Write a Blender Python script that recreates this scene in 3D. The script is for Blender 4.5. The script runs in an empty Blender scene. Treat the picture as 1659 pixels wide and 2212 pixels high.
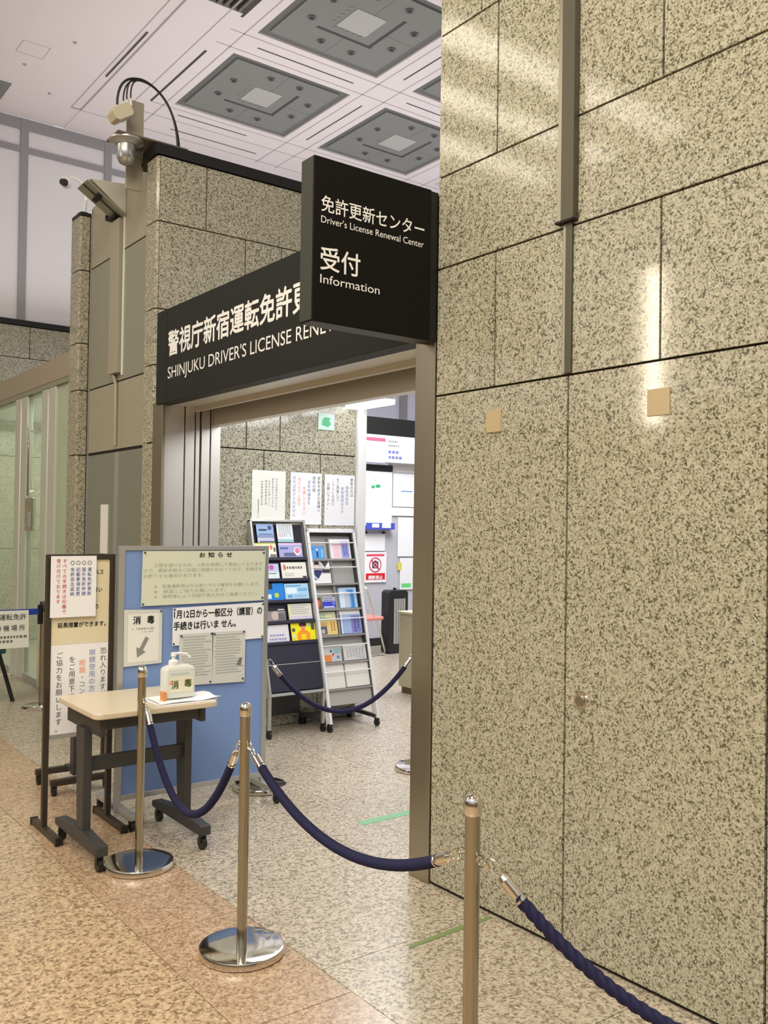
import bpy, math, random
from mathutils import Vector, Matrix
random.seed(7)
SC = bpy.context.scene
COL = SC.collection
R = math.radians

def lin(v):
    v /= 255.0
    return v / 12.92 if v <= 0.04045 else ((v + 0.055) / 1.055) ** 2.4
def rgb(r, g, b):
    return (lin(r), lin(g), lin(b), 1.0)

# ------------------------------------------------------------------ camera
FPX, YAW, PITCH, ROLL, EYE = 1977.04, 0.924757, 0.0162252, 0.0142881, 1.55
def camera():
    cy, sy, cp, sp = math.cos(YAW), math.sin(YAW), math.cos(PITCH), math.sin(PITCH)
    f = Vector((cy * cp, sy * cp, sp)); rt = Vector((sy, -cy, 0)); up = rt.cross(f)
    cr, sr = math.cos(ROLL), math.sin(ROLL)
    r2, u2 = cr * rt + sr * up, -sr * rt + cr * up
    cam = bpy.data.cameras.new('camera'); o = bpy.data.objects.new('camera', cam); COL.objects.link(o)
    cam.sensor_fit = 'HORIZONTAL'; cam.sensor_width = 36.0; cam.lens = FPX / 1659.0 * 36.0
    cam.clip_start = 0.05
    m = Matrix((r2, u2, -f)).transposed().to_4x4(); m.translation = Vector((0, 0, EYE))
    o.matrix_world = m
    SC.camera = o
camera()

# ------------------------------------------------------------------ light
SC.view_settings.view_transform = 'Standard'
SC.view_settings.look = 'None'
SC.view_settings.gamma = 1.0
SC.view_settings.use_curve_mapping = False
SC.view_settings.exposure = 0.0
w = bpy.data.worlds.new('hall_daylight'); SC.world = w; w.use_nodes = True
w.node_tree.nodes['Background'].inputs[0].default_value = (0.86, 0.84, 0.86, 1)
w.node_tree.nodes['Background'].inputs[1].default_value = 0.8

def area(name, loc, sx, sy, power, col, rot=(0, 0, 0)):
    l = bpy.data.lights.new(name, 'AREA'); l.shape = 'RECTANGLE'; l.size = sx; l.size_y = sy
    l.energy = power; l.color = col
    o = bpy.data.objects.new(name, l); COL.objects.link(o); o.location = loc; o.rotation_euler = rot
    return o
WARM = (1.0, 0.93, 0.75)
COOL = (0.93, 0.96, 1.0)
for x, y, p in ((-4.6, 0.2, 170), (-4.6, -2.6, 130), (-2.4, 0.2, 150), (-2.4, -2.6, 100), (-4.8, 3.2, 135), (-0.2, -2.4, 90), (0.3, 2.1, 150)):  # the last one is added to brighten the granite block
    area('hall_downlight', (x, y, 6.78), 1.5, 1.5, p, WARM)
for y in (7.3, 8.4, 9.5):
    area('hall_strip_lamp', (-3.0, y, 6.80), 4.2, 0.45, 42, (1.0, 0.9, 0.74))
area('wall_lamp', (-2.65, 5.82, 3.43), 0.10, 1.6, 26, (1.0, 0.86, 0.66), (R(90), 0, R(232)))
area('counter_downlight', (3.6, 4.6, 2.52), 1.4, 2.5, 40, COOL)
area('office_downlight', (6.0, 7.6, 4.1), 2.4, 2.4, 250, COOL)
area('lobby_downlight', (3.5, 10.2, 2.75), 1.4, 3.6, 120, (0.96, 1.0, 0.95))
area('ceiling_fill_light', (6.4, 9.2, 4.35), 7.5, 5.6, 116, (1.0, 0.96, 0.97), (R(180), 0, 0))  # added upward fill to brighten the ceiling, no fixture there

# ------------------------------------------------------------------ materials
MATS = {}
def mat(name, col, rough=0.5, metal=0.0, emit=0.0, spec=0.5, coat=0.0):
    if name in MATS: return MATS[name]
    m = bpy.data.materials.new(name); m.use_nodes = True
    b = m.node_tree.nodes['Principled BSDF']
    b.inputs['Base Color'].default_value = col
    b.inputs['Roughness'].default_value = rough
    b.inputs['Metallic'].default_value = metal
    b.inputs['Specular IOR Level'].default_value = spec
    b.inputs['Coat Weight'].default_value = coat
    if emit:
        b.inputs['Emission Color'].default_value = col
        b.inputs['Emission Strength'].default_value = emit
    MATS[name] = m
    return m
def grainy(name, col, amount=0.06, scale=40.0, rough=0.5, metal=0.0, bump=0.0):
    m = mat(name, col, rough, metal)
    t = m.node_tree; b = t.nodes['Principled BSDF']
    g = t.nodes.new('ShaderNodeTexCoord'); n = t.nodes.new('ShaderNodeTexNoise')
    n.inputs['Scale'].default_value = scale; n.inputs['Detail'].default_value = 4
    mx = t.nodes.new('ShaderNodeMix'); mx.data_type = 'RGBA'
    mx.inputs[6].default_value = tuple(c * (1 - amount) for c in col[:3]) + (1,)
    mx.inputs[7].default_value = tuple(min(1, c * (1 + amount)) for c in col[:3]) + (1,)
    t.links.new(g.outputs['Object'], n.inputs['Vector'])
    t.links.new(n.outputs['Fac'], mx.inputs[0]); t.links.new(mx.outputs[2], b.inputs['Base Color'])
    if bump:
        bp = t.nodes.new('ShaderNodeBump'); bp.inputs['Strength'].default_value = bump
        bp.inputs['Distance'].default_value = 0.002
        t.links.new(n.outputs['Fac'], bp.inputs['Height']); t.links.new(bp.outputs['Normal'], b.inputs['Normal'])
    return m
def granite(name, dark, mid, light, scale=95.0, rough=0.22, coat=0.0, spec=0.5):
    m = mat(name, mid, rough, 0, 0, spec, coat)
    t = m.node_tree; b = t.nodes['Principled BSDF']; L = t.links.new
    g = t.nodes.new('ShaderNodeNewGeometry')
    n = t.nodes.new('ShaderNodeTexNoise'); n.inputs['Scale'].default_value = scale * 1.3; n.inputs['Detail'].default_value = 2
    sub = t.nodes.new('ShaderNodeVectorMath'); sub.operation = 'SUBTRACT'; sub.inputs[1].default_value = (0.5, 0.5, 0.5)
    sc = t.nodes.new('ShaderNodeVectorMath'); sc.operation = 'SCALE'; sc.inputs['Scale'].default_value = 1.1 / scale
    ad = t.nodes.new('ShaderNodeVectorMath'); ad.operation = 'ADD'
    L(g.outputs['Position'], n.inputs['Vector']); L(n.outputs['Color'], sub.inputs[0]); L(sub.outputs[0], sc.inputs[0])
    L(g.outputs['Position'], ad.inputs[0]); L(sc.outputs[0], ad.inputs[1])
    v = t.nodes.new('ShaderNodeTexVoronoi'); v.inputs['Scale'].default_value = scale
    L(ad.outputs[0], v.inputs['Vector'])
    sp = t.nodes.new('ShaderNodeSeparateColor'); L(v.outputs['Color'], sp.inputs[0])
    n2 = t.nodes.new('ShaderNodeTexNoise'); n2.inputs['Scale'].default_value = scale * 0.28; n2.inputs['Detail'].default_value = 3
    L(g.outputs['Position'], n2.inputs['Vector'])
    mm = t.nodes.new('ShaderNodeMath'); mm.operation = 'MULTIPLY_ADD'; mm.inputs[1].default_value = 0.9; mm.inputs[2].default_value = -0.42
    L(n2.outputs['Fac'], mm.inputs[0])
    s = t.nodes.new('ShaderNodeMath'); s.operation = 'ADD'; L(sp.outputs[0], s.inputs[0]); L(mm.outputs[0], s.inputs[1])
    r = t.nodes.new('ShaderNodeValToRGB'); e = r.color_ramp.elements
    e[0].position = 0.13; e[0].color = dark
    e[1].position = 0.27; e[1].color = tuple((a * 0.45 + c * 0.55) for a, c in zip(dark, mid))
    for pos, c in ((0.40, mid), (0.72, tuple((a + c) / 2 for a, c in zip(mid, light))), (0.95, light)):
        k = e.new(pos); k.color = c
    L(s.outputs[0], r.inputs[0]); L(r.outputs['Color'], b.inputs['Base Color'])
    return m
def brushed(name, col, rough=0.3, axis=2, metal=1.0):
    m = mat(name, col, rough, metal)
    t = m.node_tree; b = t.nodes['Principled BSDF']; L = t.links.new
    g = t.nodes.new('ShaderNodeNewGeometry'); mp = t.nodes.new('ShaderNodeMapping')
    sc = [260, 260, 260]; sc[axis] = 3; mp.inputs['Scale'].default_value = sc
    n = t.nodes.new('ShaderNodeTexNoise'); n.inputs['Scale'].default_value = 1.0; n.inputs['Detail'].default_value = 3
    L(g.outputs['Position'], mp.inputs['Vector']); L(mp.outputs[0], n.inputs['Vector'])
    mr = t.nodes.new('ShaderNodeMapRange'); mr.inputs['To Min'].default_value = rough - 0.06; mr.inputs['To Max'].default_value = rough + 0.1
    L(n.outputs['Fac'], mr.inputs['Value']); L(mr.outputs[0], b.inputs['Roughness'])
    return m

M_stone = granite('granite_wall', rgb(94, 89, 73), rgb(164, 159, 138), rgb(196, 191, 173), 160, 0.09, 0.0, 0.5)
M_floor_pink = granite('granite_floor_pink', rgb(144, 117, 92), rgb(172, 145, 117), rgb(198, 172, 145), 112, 0.24)
M_floor_grey = granite('granite_floor_grey', rgb(128, 117, 101), rgb(174, 162, 146), rgb(202, 192, 174), 112, 0.28, 0.0, 0.4)
M_floor_tan = granite('granite_floor_tan', rgb(130, 108, 82), rgb(178, 153, 124), rgb(206, 182, 150), 100, 0.24)
M_joint = mat('joint_shadow_gap', rgb(44, 36, 22), 0.9)
M_floor_joint = mat('floor_grout', rgb(110, 92, 76), 0.8)
M_black = mat('black_cap', rgb(16, 15, 15), 0.5)
M_signblack = mat('sign_black', rgb(12, 12, 12), 0.55, 0, 0, 0.2)
M_signlong = mat('sign_charcoal', rgb(36, 38, 36), 0.55, 0, 0, 0.25)
M_signgrey = grainy('sign_edge', rgb(52, 52, 45), 0.05, 60, 0.5)
M_white = mat('white_paint', rgb(240, 240, 240), 0.45)
M_letter = mat('sign_letter_white', rgb(252, 252, 252), 0.5)
M_ceil = grainy('ceiling_white', rgb(226, 219, 219), 0.012, 2.0, 0.8)
M_alu = mat('light_aluminium', rgb(214, 216, 206), 0.35, 0.3)
M_ceilgrey = mat('ceiling_panel_grey', rgb(127, 129, 125), 0.75)
M_ceilgrey2 = mat('ceiling_panel_border_grey', rgb(106, 107, 105), 0.75)
M_nozzle = mat('ceiling_nozzle', rgb(130, 130, 127), 0.7)
M_hall = grainy('hall_wall_brown', rgb(110, 98, 80), 0.15, 3, 0.6)
M_slot = mat('ceiling_slot_dark', rgb(70, 68, 68), 0.8)
M_lightsq = mat('ceiling_diffuser', rgb(174, 174, 170), 0.6)
M_groove = mat('ceiling_groove', rgb(172, 165, 165), 0.8)
M_farwall = mat('upper_wall_white', rgb(224, 222, 224), 0.7)
M_band = mat('upper_wall_band', rgb(150, 148, 152), 0.7)
M_steel = brushed('stainless_steel', rgb(224, 220, 212), 0.36, 2, 0.8)
M_strip = brushed('dull_metal_strip', rgb(112, 109, 96), 0.5)
M_steelh = brushed('stainless_lintel', rgb(216, 210, 198), 0.36, 1, 0.6)
M_steeld = brushed('stainless_door', rgb(176, 180, 172), 0.3, 2, 0.7)
M_fascia = mat('fascia_taupe', rgb(164, 152, 134), 0.5)
M_bronze = brushed('bronze_steel', rgb(176, 168, 150), 0.36)
M_dkgap = mat('dark_gap', rgb(26, 24, 20), 0.8)
M_tan = grainy('tan_metal_panel', rgb(166, 160, 140), 0.02, 12, 0.4)
M_sage = grainy('grey_green_panel', rgb(146, 146, 130), 0.02, 12, 0.35)
M_chrome = mat('polished_chrome', rgb(225, 220, 212), 0.09, 1.0)
M_pole = mat('satin_pole', rgb(172, 168, 154), 0.15, 1.0)
M_brass = mat('rope_ferrule_metal', rgb(220, 216, 208), 0.16, 1.0)
M_rope = grainy('navy_rope', rgb(17, 17, 62), 0.25, 300, 0.8, 0, 0.4)
M_darkgrey = mat('table_frame_dark_grey', rgb(58, 58, 58), 0.45)
M_blackpl = mat('black_plastic', rgb(24, 24, 25), 0.4)
M_top = grainy('table_top_beige', rgb(214, 200, 176), 0.02, 30, 0.35)
M_topedge = mat('table_edge', rgb(196, 180, 152), 0.4)
M_silver = mat('aluminium_frame', rgb(190, 190, 188), 0.35, 0.6)
M_blue = grainy('blue_board_cloth', rgb(126, 154, 208), 0.03, 400, 0.9)
M_bronzeframe = mat('dark_bronze_frame', rgb(70, 62, 54), 0.4, 0.4)
M_cream = mat('cream_paper', rgb(228, 218, 186), 0.8)
M_paper = mat('paper_white', rgb(236, 236, 230), 0.8)
M_paperw = mat('paper_bright', rgb(244, 244, 248), 0.8)
M_papergrey = mat('paper_greyed', rgb(214, 216, 210), 0.8)
M_ink = mat('ink_black', rgb(24, 24, 24), 0.8)
M_inkgrey = mat('ink_grey', rgb(120, 122, 118), 0.8)
M_inkfaint = mat('ink_faint', rgb(168, 170, 166), 0.8)
M_inkpale = mat('ink_pale', rgb(176, 180, 164), 0.8)
M_inkblue = mat('ink_blue', rgb(110, 124, 184), 0.8)
M_inkred = mat('ink_red', rgb(214, 96, 120), 0.8)
M_inkorange = mat('ink_orange', rgb(240, 140, 90), 0.8)
M_navy = mat('rack_navy', rgb(40, 40, 58), 0.5)
M_rackgrey = mat('rack_grey', rgb(176, 174, 172), 0.5)
M_rackshelf = mat('rack_shelf_grey', rgb(150, 148, 146), 0.5)
M_rackwhite = mat('rack_white_frame', rgb(232, 232, 236), 0.35)
M_partition = mat('partition_grey', rgb(196, 196, 204), 0.6)
M_beige = mat('counter_beige', rgb(206, 196, 166), 0.5)
M_green = mat('floor_tape_green', rgb(118, 176, 132), 0.6)
M_platetan = mat('tan_plate', rgb(190, 170, 134), 0.4)
M_beigebox = mat('beige_plastic', rgb(214, 204, 178), 0.5)
M_cable = mat('cable_black', rgb(28, 24, 24), 0.5)
M_tube = mat('lamp_tube', rgb(255, 255, 255), 0.4, 0, 8.0)
M_pin = mat('push_pin', rgb(56, 66, 90), 0.4)
def glass(name, col, alpha, rough):
    m = bpy.data.materials.new(name); m.use_nodes = True
    t = m.node_tree; t.nodes.clear(); L = t.links.new
    o = t.nodes.new('ShaderNodeOutputMaterial'); tr = t.nodes.new('ShaderNodeBsdfTransparent')
    pb = t.nodes.new('ShaderNodeBsdfPrincipled'); mx = t.nodes.new('ShaderNodeMixShader')
    pb.inputs['Base Color'].default_value = col; pb.inputs['Roughness'].default_value = rough
    tr.inputs[0].default_value = (0.90, 0.94, 0.89, 1)
    mx.inputs[0].default_value = alpha
    L(tr.outputs[0], mx.inputs[1]); L(pb.outputs[0], mx.inputs[2]); L(mx.outputs[0], o.inputs[0])
    MATS[name] = m
    return m
M_glass = glass('green_glass', rgb(182, 190, 174), 0.42, 0.08)
M_frost = glass('frosted_glass', rgb(192, 204, 178), 0.80, 0.25)
M_bottle = glass('milky_plastic', rgb(232, 234, 228), 0.85, 0.3)

# ------------------------------------------------------------------ mesh helpers
class Frame:
    def __init__(s, o, u, v):
        s.o = Vector(o); s.u = Vector(u).normalized(); s.v = Vector(v).normalized(); s.n = s.u.cross(s.v)
    def p(s, a, b, d=0.0): return s.o + a * s.u + b * s.v + d * s.n
WORLD = Frame((0, 0, 0), (1, 0, 0), (0, 1, 0))
class MB:
    def __init__(s): s.v = []; s.f = []; s.m = []; s.mats = []
    def mi(s, m):
        if m not in s.mats: s.mats.append(m)
        return s.mats.index(m)
    def add(s, vs, fs, m):
        k = len(s.v); i = s.mi(m)
        s.v += [Vector(q) for q in vs]
        for f in fs: s.f.append([k + j for j in f]); s.m.append(i)
        return s
    def box(s, x0, x1, y0, y1, z0, z1, m, F=WORLD):
        c = [F.p(x, y, z) for z in (z0, z1) for y in (y0, y1) for x in (x0, x1)]
        return s.add(c, [(0, 2, 3, 1), (4, 5, 7, 6), (0, 1, 5, 4), (1, 3, 7, 5), (3, 2, 6, 7), (2, 0, 4, 6)], m)
    def cbox(s, x0, x1, y0, y1, z0, z1, m, c=0.01, F=WORLD):
        """box whose edges parallel to the frame normal are chamfered"""
        pts = [(x0 + c, y0), (x1 - c, y0), (x1, y0 + c), (x1, y1 - c), (x1 - c, y1), (x0 + c, y1), (x0, y1 - c), (x0, y0 + c)]
        return s.prism(pts, z0, z1, m, F)
    def prism(s, pts, z0, z1, m, F=WORLD):
        n = len(pts)
        vs = [F.p(a, b, z0) for a, b in pts] + [F.p(a, b, z1) for a, b in pts]
        fs = [tuple(range(n - 1, -1, -1)), tuple(range(n, 2 * n))] + [(i, (i + 1) % n, n + (i + 1) % n, n + i) for i in range(n)]
        return s.add(vs, fs, m)
    def cyl(s, a, b, r0, m, r1=None, seg=20):
        a, b = Vector(a), Vector(b); r1 = r0 if r1 is None else r1
        d = (b - a).normalized(); t = Vector((0, 0, 1)) if abs(d.z) < 0.9 else Vector((1, 0, 0))
        x = d.cross(t).normalized(); y = d.cross(x)
        vs = []
        for c, r in ((a, r0), (b, r1)):
            vs += [c + r * (math.cos(2 * math.pi * i / seg) * x + math.sin(2 * math.pi * i / seg) * y) for i in range(seg)]
        fs = [(i, i + seg, (i + 1) % seg + seg, (i + 1) % seg) for i in range(seg)] + [tuple(range(seg)), tuple(range(2 * seg - 1, seg - 1, -1))]
        return s.add(vs, fs, m)
    def lathe(s, prof, m, c=(0, 0, 0), seg=40, sx=1.0, sy=1.0):
        c = Vector(c); vs = []; n = len(prof)
        for r, z in prof:
            vs += [c + Vector((sx * r * math.cos(2 * math.pi * i / seg), sy * r * math.sin(2 * math.pi * i / seg), z)) for i in range(seg)]
        fs = [(j * seg + i, j * seg + (i + 1) % seg, (j + 1) * seg + (i + 1) % seg, (j + 1) * seg + i) for j in range(n - 1) for i in range(seg)]
        fs += [tuple(range(seg - 1, -1, -1)), tuple(range((n - 1) * seg, n * seg))]
        return s.add(vs, fs, m)
    def tube(s, pts, r, m, seg=10, twist=None):
        pts = [Vector(p) for p in pts]; n = len(pts); vs = []
        d0 = (pts[1] - pts[0]).normalized()
        x = d0.cross(Vector((0.3, 0.2, 1)) if abs(d0.z) < 0.95 else Vector((1, 0, 0))).normalized()
        dist = 0.0
        for i, p in enumerate(pts):
            d = (pts[min(i + 1, n - 1)] - pts[max(i - 1, 0)]).normalized()
            x = (x - d * x.dot(d)).normalized(); y = d.cross(x)
            if i: dist += (p - pts[i - 1]).length
            for k in range(seg):
                a = 2 * math.pi * k / seg; rr = r
                if twist: rr = r * (0.72 + 0.28 * abs(math.cos(1.5 * (a - twist * dist))))
                vs.append(p + rr * (math.cos(a) * x + math.sin(a) * y))
        fs = [(j * seg + i, j * seg + (i + 1) % seg, (j + 1) * seg + (i + 1) % seg, (j + 1) * seg + i) for j in range(n - 1) for i in range(seg)]
        fs += [tuple(range(seg - 1, -1, -1)), tuple(range((n - 1) * seg, n * seg))]
        return s.add(vs, fs, m)
def chain_off(o):
    t = Vector((0, 0, 0))
    while o is not None: t += o.location; o = o.parent
    return t
def link_mesh(name, vs, fs, mi, mats, off, smooth, bevel=0.0):
    me = bpy.data.meshes.new(name)
    me.from_pydata([tuple(v - off) for v in vs], [], fs)
    for m in mats: me.materials.append(m)
    me.polygons.foreach_set('material_index', mi)
    me.polygons.foreach_set('use_smooth', [bool(smooth)] * len(fs))
    me.update()
    if smooth:
        try: me.set_sharp_from_angle(angle=R(40))
        except Exception: pass
    o = bpy.data.objects.new(name, me); COL.objects.link(o)
    if bevel:
        b = o.modifiers.new('edge', 'BEVEL'); b.width = bevel; b.segments = 2; b.limit_method = 'ANGLE'
    return o
def part(name, mb, parent, smooth=False, bevel=0.0, label=None):
    o = link_mesh(name, mb.v, mb.f, mb.m, mb.mats, chain_off(parent), smooth, bevel)
    o.parent = parent
    if label: o['label'] = label
    return o
def whole(name, mb, smooth=False, bevel=0.0, label=None, cat=None, group=None, kind=None):
    xs = [v.x for v in mb.v]; ys = [v.y for v in mb.v]; zs = [v.z for v in mb.v]
    off = Vector(((min(xs) + max(xs)) / 2, (min(ys) + max(ys)) / 2, min(zs)))
    o = link_mesh(name, mb.v, mb.f, mb.m, mb.mats, off, smooth, bevel); o.location = off
    return tag(o, label, cat, group, kind)
def tag(o, label=None, cat=None, group=None, kind=None):
    if label: o['label'] = label
    if cat: o['category'] = cat
    if group: o['group'] = group
    if kind: o['kind'] = kind
    return o
def thing(name, loc, label, cat, group=None):
    o = bpy.data.objects.new(name, None); COL.objects.link(o); o.location = loc; o.empty_display_size = 0.1
    return tag(o, label, cat, group)
def copy_tree(o, parent=None):
    c = o.copy(); COL.objects.link(c)
    if parent is not None: c.parent = parent
    for ch in [k for k in o.children]: copy_tree(ch, c)
    return c
def struct(name, mb, smooth=False, bevel=0.0):
    return whole(name, mb, smooth, bevel, kind='structure')

# lettering: real letter outlines on a frame
GLYPHS = {}
def glyphs(body, bold=0.0, align='LEFT', spacing=1.0, line=1.0):
    key = (body, bold, align, spacing, line)
    if key not in GLYPHS:
        c = bpy.data.curves.new('letters', 'FONT'); c.body = body; c.offset = bold; c.align_x = align
        c.space_character = spacing; c.space_line = line; c.resolution_u = 4
        o = bpy.data.objects.new('letters', c); COL.objects.link(o)
        dg = bpy.context.evaluated_depsgraph_get()
        me = bpy.data.meshes.new_from_object(o.evaluated_get(dg))
        GLYPHS[key] = ([v.co.copy() for v in me.vertices], [list(p.vertices) for p in me.polygons])
        bpy.data.objects.remove(o); bpy.data.curves.remove(c); bpy.data.meshes.remove(me)
    return GLYPHS[key]
def letters(mb, F, body, a0, b0, a1=None, b1=None, m=None, d=0.0, bold=0.0, align='LEFT', spacing=1.0, line=1.0, scale=None):
    """fit the ink of body into a0..a1 x b0..b1 of frame F; with scale, keep size scale from lower left a0,b0"""
    vs, fs = glyphs(body, 0.0, align, spacing, line)
    if not vs: return mb
    x0, x1 = min(v.x for v in vs), max(v.x for v in vs); y0, y1 = min(v.y for v in vs), max(v.y for v in vs)
    if scale: sx = sy = scale
    else:
        sy = (b1 - b0) / max(1e-6, y1 - y0)
        sx = sy if a1 is None else (a1 - a0) / max(1e-6, x1 - x0)
    for i, (ox, oy) in enumerate(BOLD if bold else ((0, 0),)):
        mb.add([F.p(a0 + (v.x - x0 + ox * bold) * sx, b0 + (v.y - y0 + oy * bold) * sy, d + 0.00002 * i) for v in vs], fs, m)
    return mb
BOLD = ((-1, 0), (1, 0), (0, -1), (0, 1), (0, 0))      # a heavier weight: the outline struck five times
def column(mb, F, body, a, btop, size, m, d=0.0, bold=0.0, pitch=None):
    """vertical writing: one glyph below the other, centred on a"""
    pitch = pitch or size * 1.04
    for i, ch in enumerate(body):
        if ch in ' \u3000': continue
        vs, fs = glyphs(ch)
        if not vs: continue
        for k, (ox, oy) in enumerate(BOLD if bold else ((0, 0),)):
            mb.add([F.p(a + (v.x - 0.5 + ox * bold) * size, btop - i * pitch - size + (v.y + 0.12 + oy * bold) * size, d + 0.00002 * k) for v in vs], fs, m)
    return mb
def strokes(mb, F, a0, a1, b0, b1, rows, m, d=0.0, vertical=False, fill=0.5, seed=1):
    """unreadable small print: rows of short broken marks"""
    rnd = random.Random(seed)
    n = rows
    for i in range(n):
        if vertical:
            c = a1 - (i + 0.5) * (a1 - a0) / n; h = (a1 - a0) / n * fill / 2
            p = b1 - rnd.random() * (b1 - b0) * 0.12; end = b0 + rnd.random() * (b1 - b0) * 0.3
            while p > end:
                q = p - h * (1.2 + rnd.random()); mb.add([F.p(c - h, q, d), F.p(c + h, q, d), F.p(c + h, p, d), F.p(c - h, p, d)], [(0, 1, 2, 3)], m); p = q - h * 0.8
        else:
            c = b1 - (i + 0.5) * (b1 - b0) / n; h = (b1 - b0) / n * fill / 2
            p = a0 + rnd.random() * (a1 - a0) * 0.06; end = a1 - rnd.random() * (a1 - a0) * 0.3
            while p < end:
                q = p + h * (1.2 + rnd.random() * 1.4); mb.add([F.p(p, c - h, d), F.p(q, c - h, d), F.p(q, c + h, d), F.p(p, c + h, d)], [(0, 1, 2, 3)], m); p = q + h * 0.8
    return mb
def patch(mb, F, a0, a1, b0, b1, m, d=0.0):
    return mb.add([F.p(a0, b0, d), F.p(a1, b0, d), F.p(a1, b1, d), F.p(a0, b1, d)], [(0, 1, 2, 3)], m)
def disc(mb, F, a, b, r, m, d=0.0, ry=None, seg=28):
    return mb.add([F.p(a + r * math.cos(2 * math.pi * i / seg), b + (ry or r) * math.sin(2 * math.pi * i / seg), d) for i in range(seg)], [tuple(range(seg))], m)
def ring(mb, F, a, b, r, wd, m, d=0.0, seg=32):
    vs = [F.p(a + q * math.cos(2 * math.pi * i / seg), b + q * math.sin(2 * math.pi * i / seg), d) for q in (r, r - wd) for i in range(seg)]
    return mb.add(vs, [(i, (i + 1) % seg, seg + (i + 1) % seg, seg + i) for i in range(seg)], m)
def tint(r, g, b):
    return mat('print_%d_%d_%d' % (r, g, b), rgb(r, g, b), 0.55)
# ------------------------------------------------------------------ structure: floor
def floor():
    m = MB(); g = 0.0016
    m.box(-6, 12, -5, 13, -0.12, -0.004, M_floor_joint)
    def tiles(xs, y_off, ma):
        for x0, x1 in zip(xs[:-1], xs[1:]):
            y = y_off - 0.79 * 10
            while y < 12.9:
                m.box(x0 + g, x1 - g, y + g, y + 0.79 - g, -0.03, 0.0, ma); y += 0.79
    tiles([1.365 - 0.79 * k for k in range(9, -1, -1)], 2.895, M_floor_tan)
    tiles([1.365, 1.785], 2.505, M_floor_pink)
    tiles([1.785, 2.575], 2.69, M_floor_grey)
    tiles([2.575, 2.888], 2.69, M_floor_grey)
    tiles([2.888, 3.5], 2.69, M_floor_grey)
    tiles([3.5 + 0.79 * k for k in range(0, 10)], 2.69, M_floor_grey)
    struct('floor', m)
floor()

ZR = [0.0, 2.125, 2.68, 3.083, 3.71, 4.18]
G = 0.0045
def slab_y(m, x, y0, y1, z0, z1, depth=0.03, sgn=1):      # slab in a plane x = const, facing -X
    m.box(x, x + depth, y0 + G, y1 - G, z0 + G, z1 - G, M_stone)
def slab_x(m, y, x0, x1, z0, z1, depth=0.03):             # slab in a plane y = const, facing -Y
    m.box(x0 + G, x1 - G, y, y + depth, z0 + G, z1 - G, M_stone)

def wall_right():
    m = MB(); X = 2.585
    m.box(X + 0.012, X + 0.32, -3.2, 3.062, 0, 6.85, M_joint)
    rows = [(0.0, 2.125, [2.302, 1.505, 0.71, -0.09, -0.89, -1.7]), (2.125, 2.68, [2.697, 2.302, 1.898, 1.1, 0.3, -0.5, -1.3]),
            (2.68, 3.083, [2.302, 1.51, 0.71, -0.09, -0.9]), (3.083, 3.71, [2.697, 2.302, 1.895, 1.1, 0.3, -0.5]),
            (3.71, 4.32, [2.80, 2.302, 1.51, 0.7, -0.1]), (4.32, 4.9, [2.70, 2.302, 1.89, 1.1, 0.3]), (4.9, 5.5, [2.3, 1.5, 0.7]), (5.5, 6.1, [2.7, 1.9, 1.1]), (6.1, 6.85, [2.3, 1.5, 0.7])]
    for z0, z1, js in rows:
        ys = [3.062] + js + [-3.2]
        for a, b in zip(ys[:-1], ys[1:]): slab_y(m, X, b, a, z0 if z0 else 0.012, z1)
    struct('wall_right', m)
    t = MB()                                              # tall metal cover strip above, slim one below
    t.box(2.555, 2.60, 2.262, 2.322, 2.70, 6.84, M_strip)
    t.box(2.567, 2.60, 2.322, 2.330, 2.70, 6.84, M_dkgap)
    t.box(2.570, 2.60, 2.330, 2.352, 2.70, 6.84, M_bronze)
    t.box(2.555, 2.60, 2.262, 2.352, 2.692, 2.70, M_dkgap)
    struct('trim_1', t)
    t = MB()
    t.box(2.574, 2.60, 2.283, 2.314, 2.13, 2.692, M_strip)
    t.box(2.578, 2.60, 2.314, 2.330, 2.13, 2.692, M_bronze)
    struct('trim_2', t, bevel=0.002)
wall_right()

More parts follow.
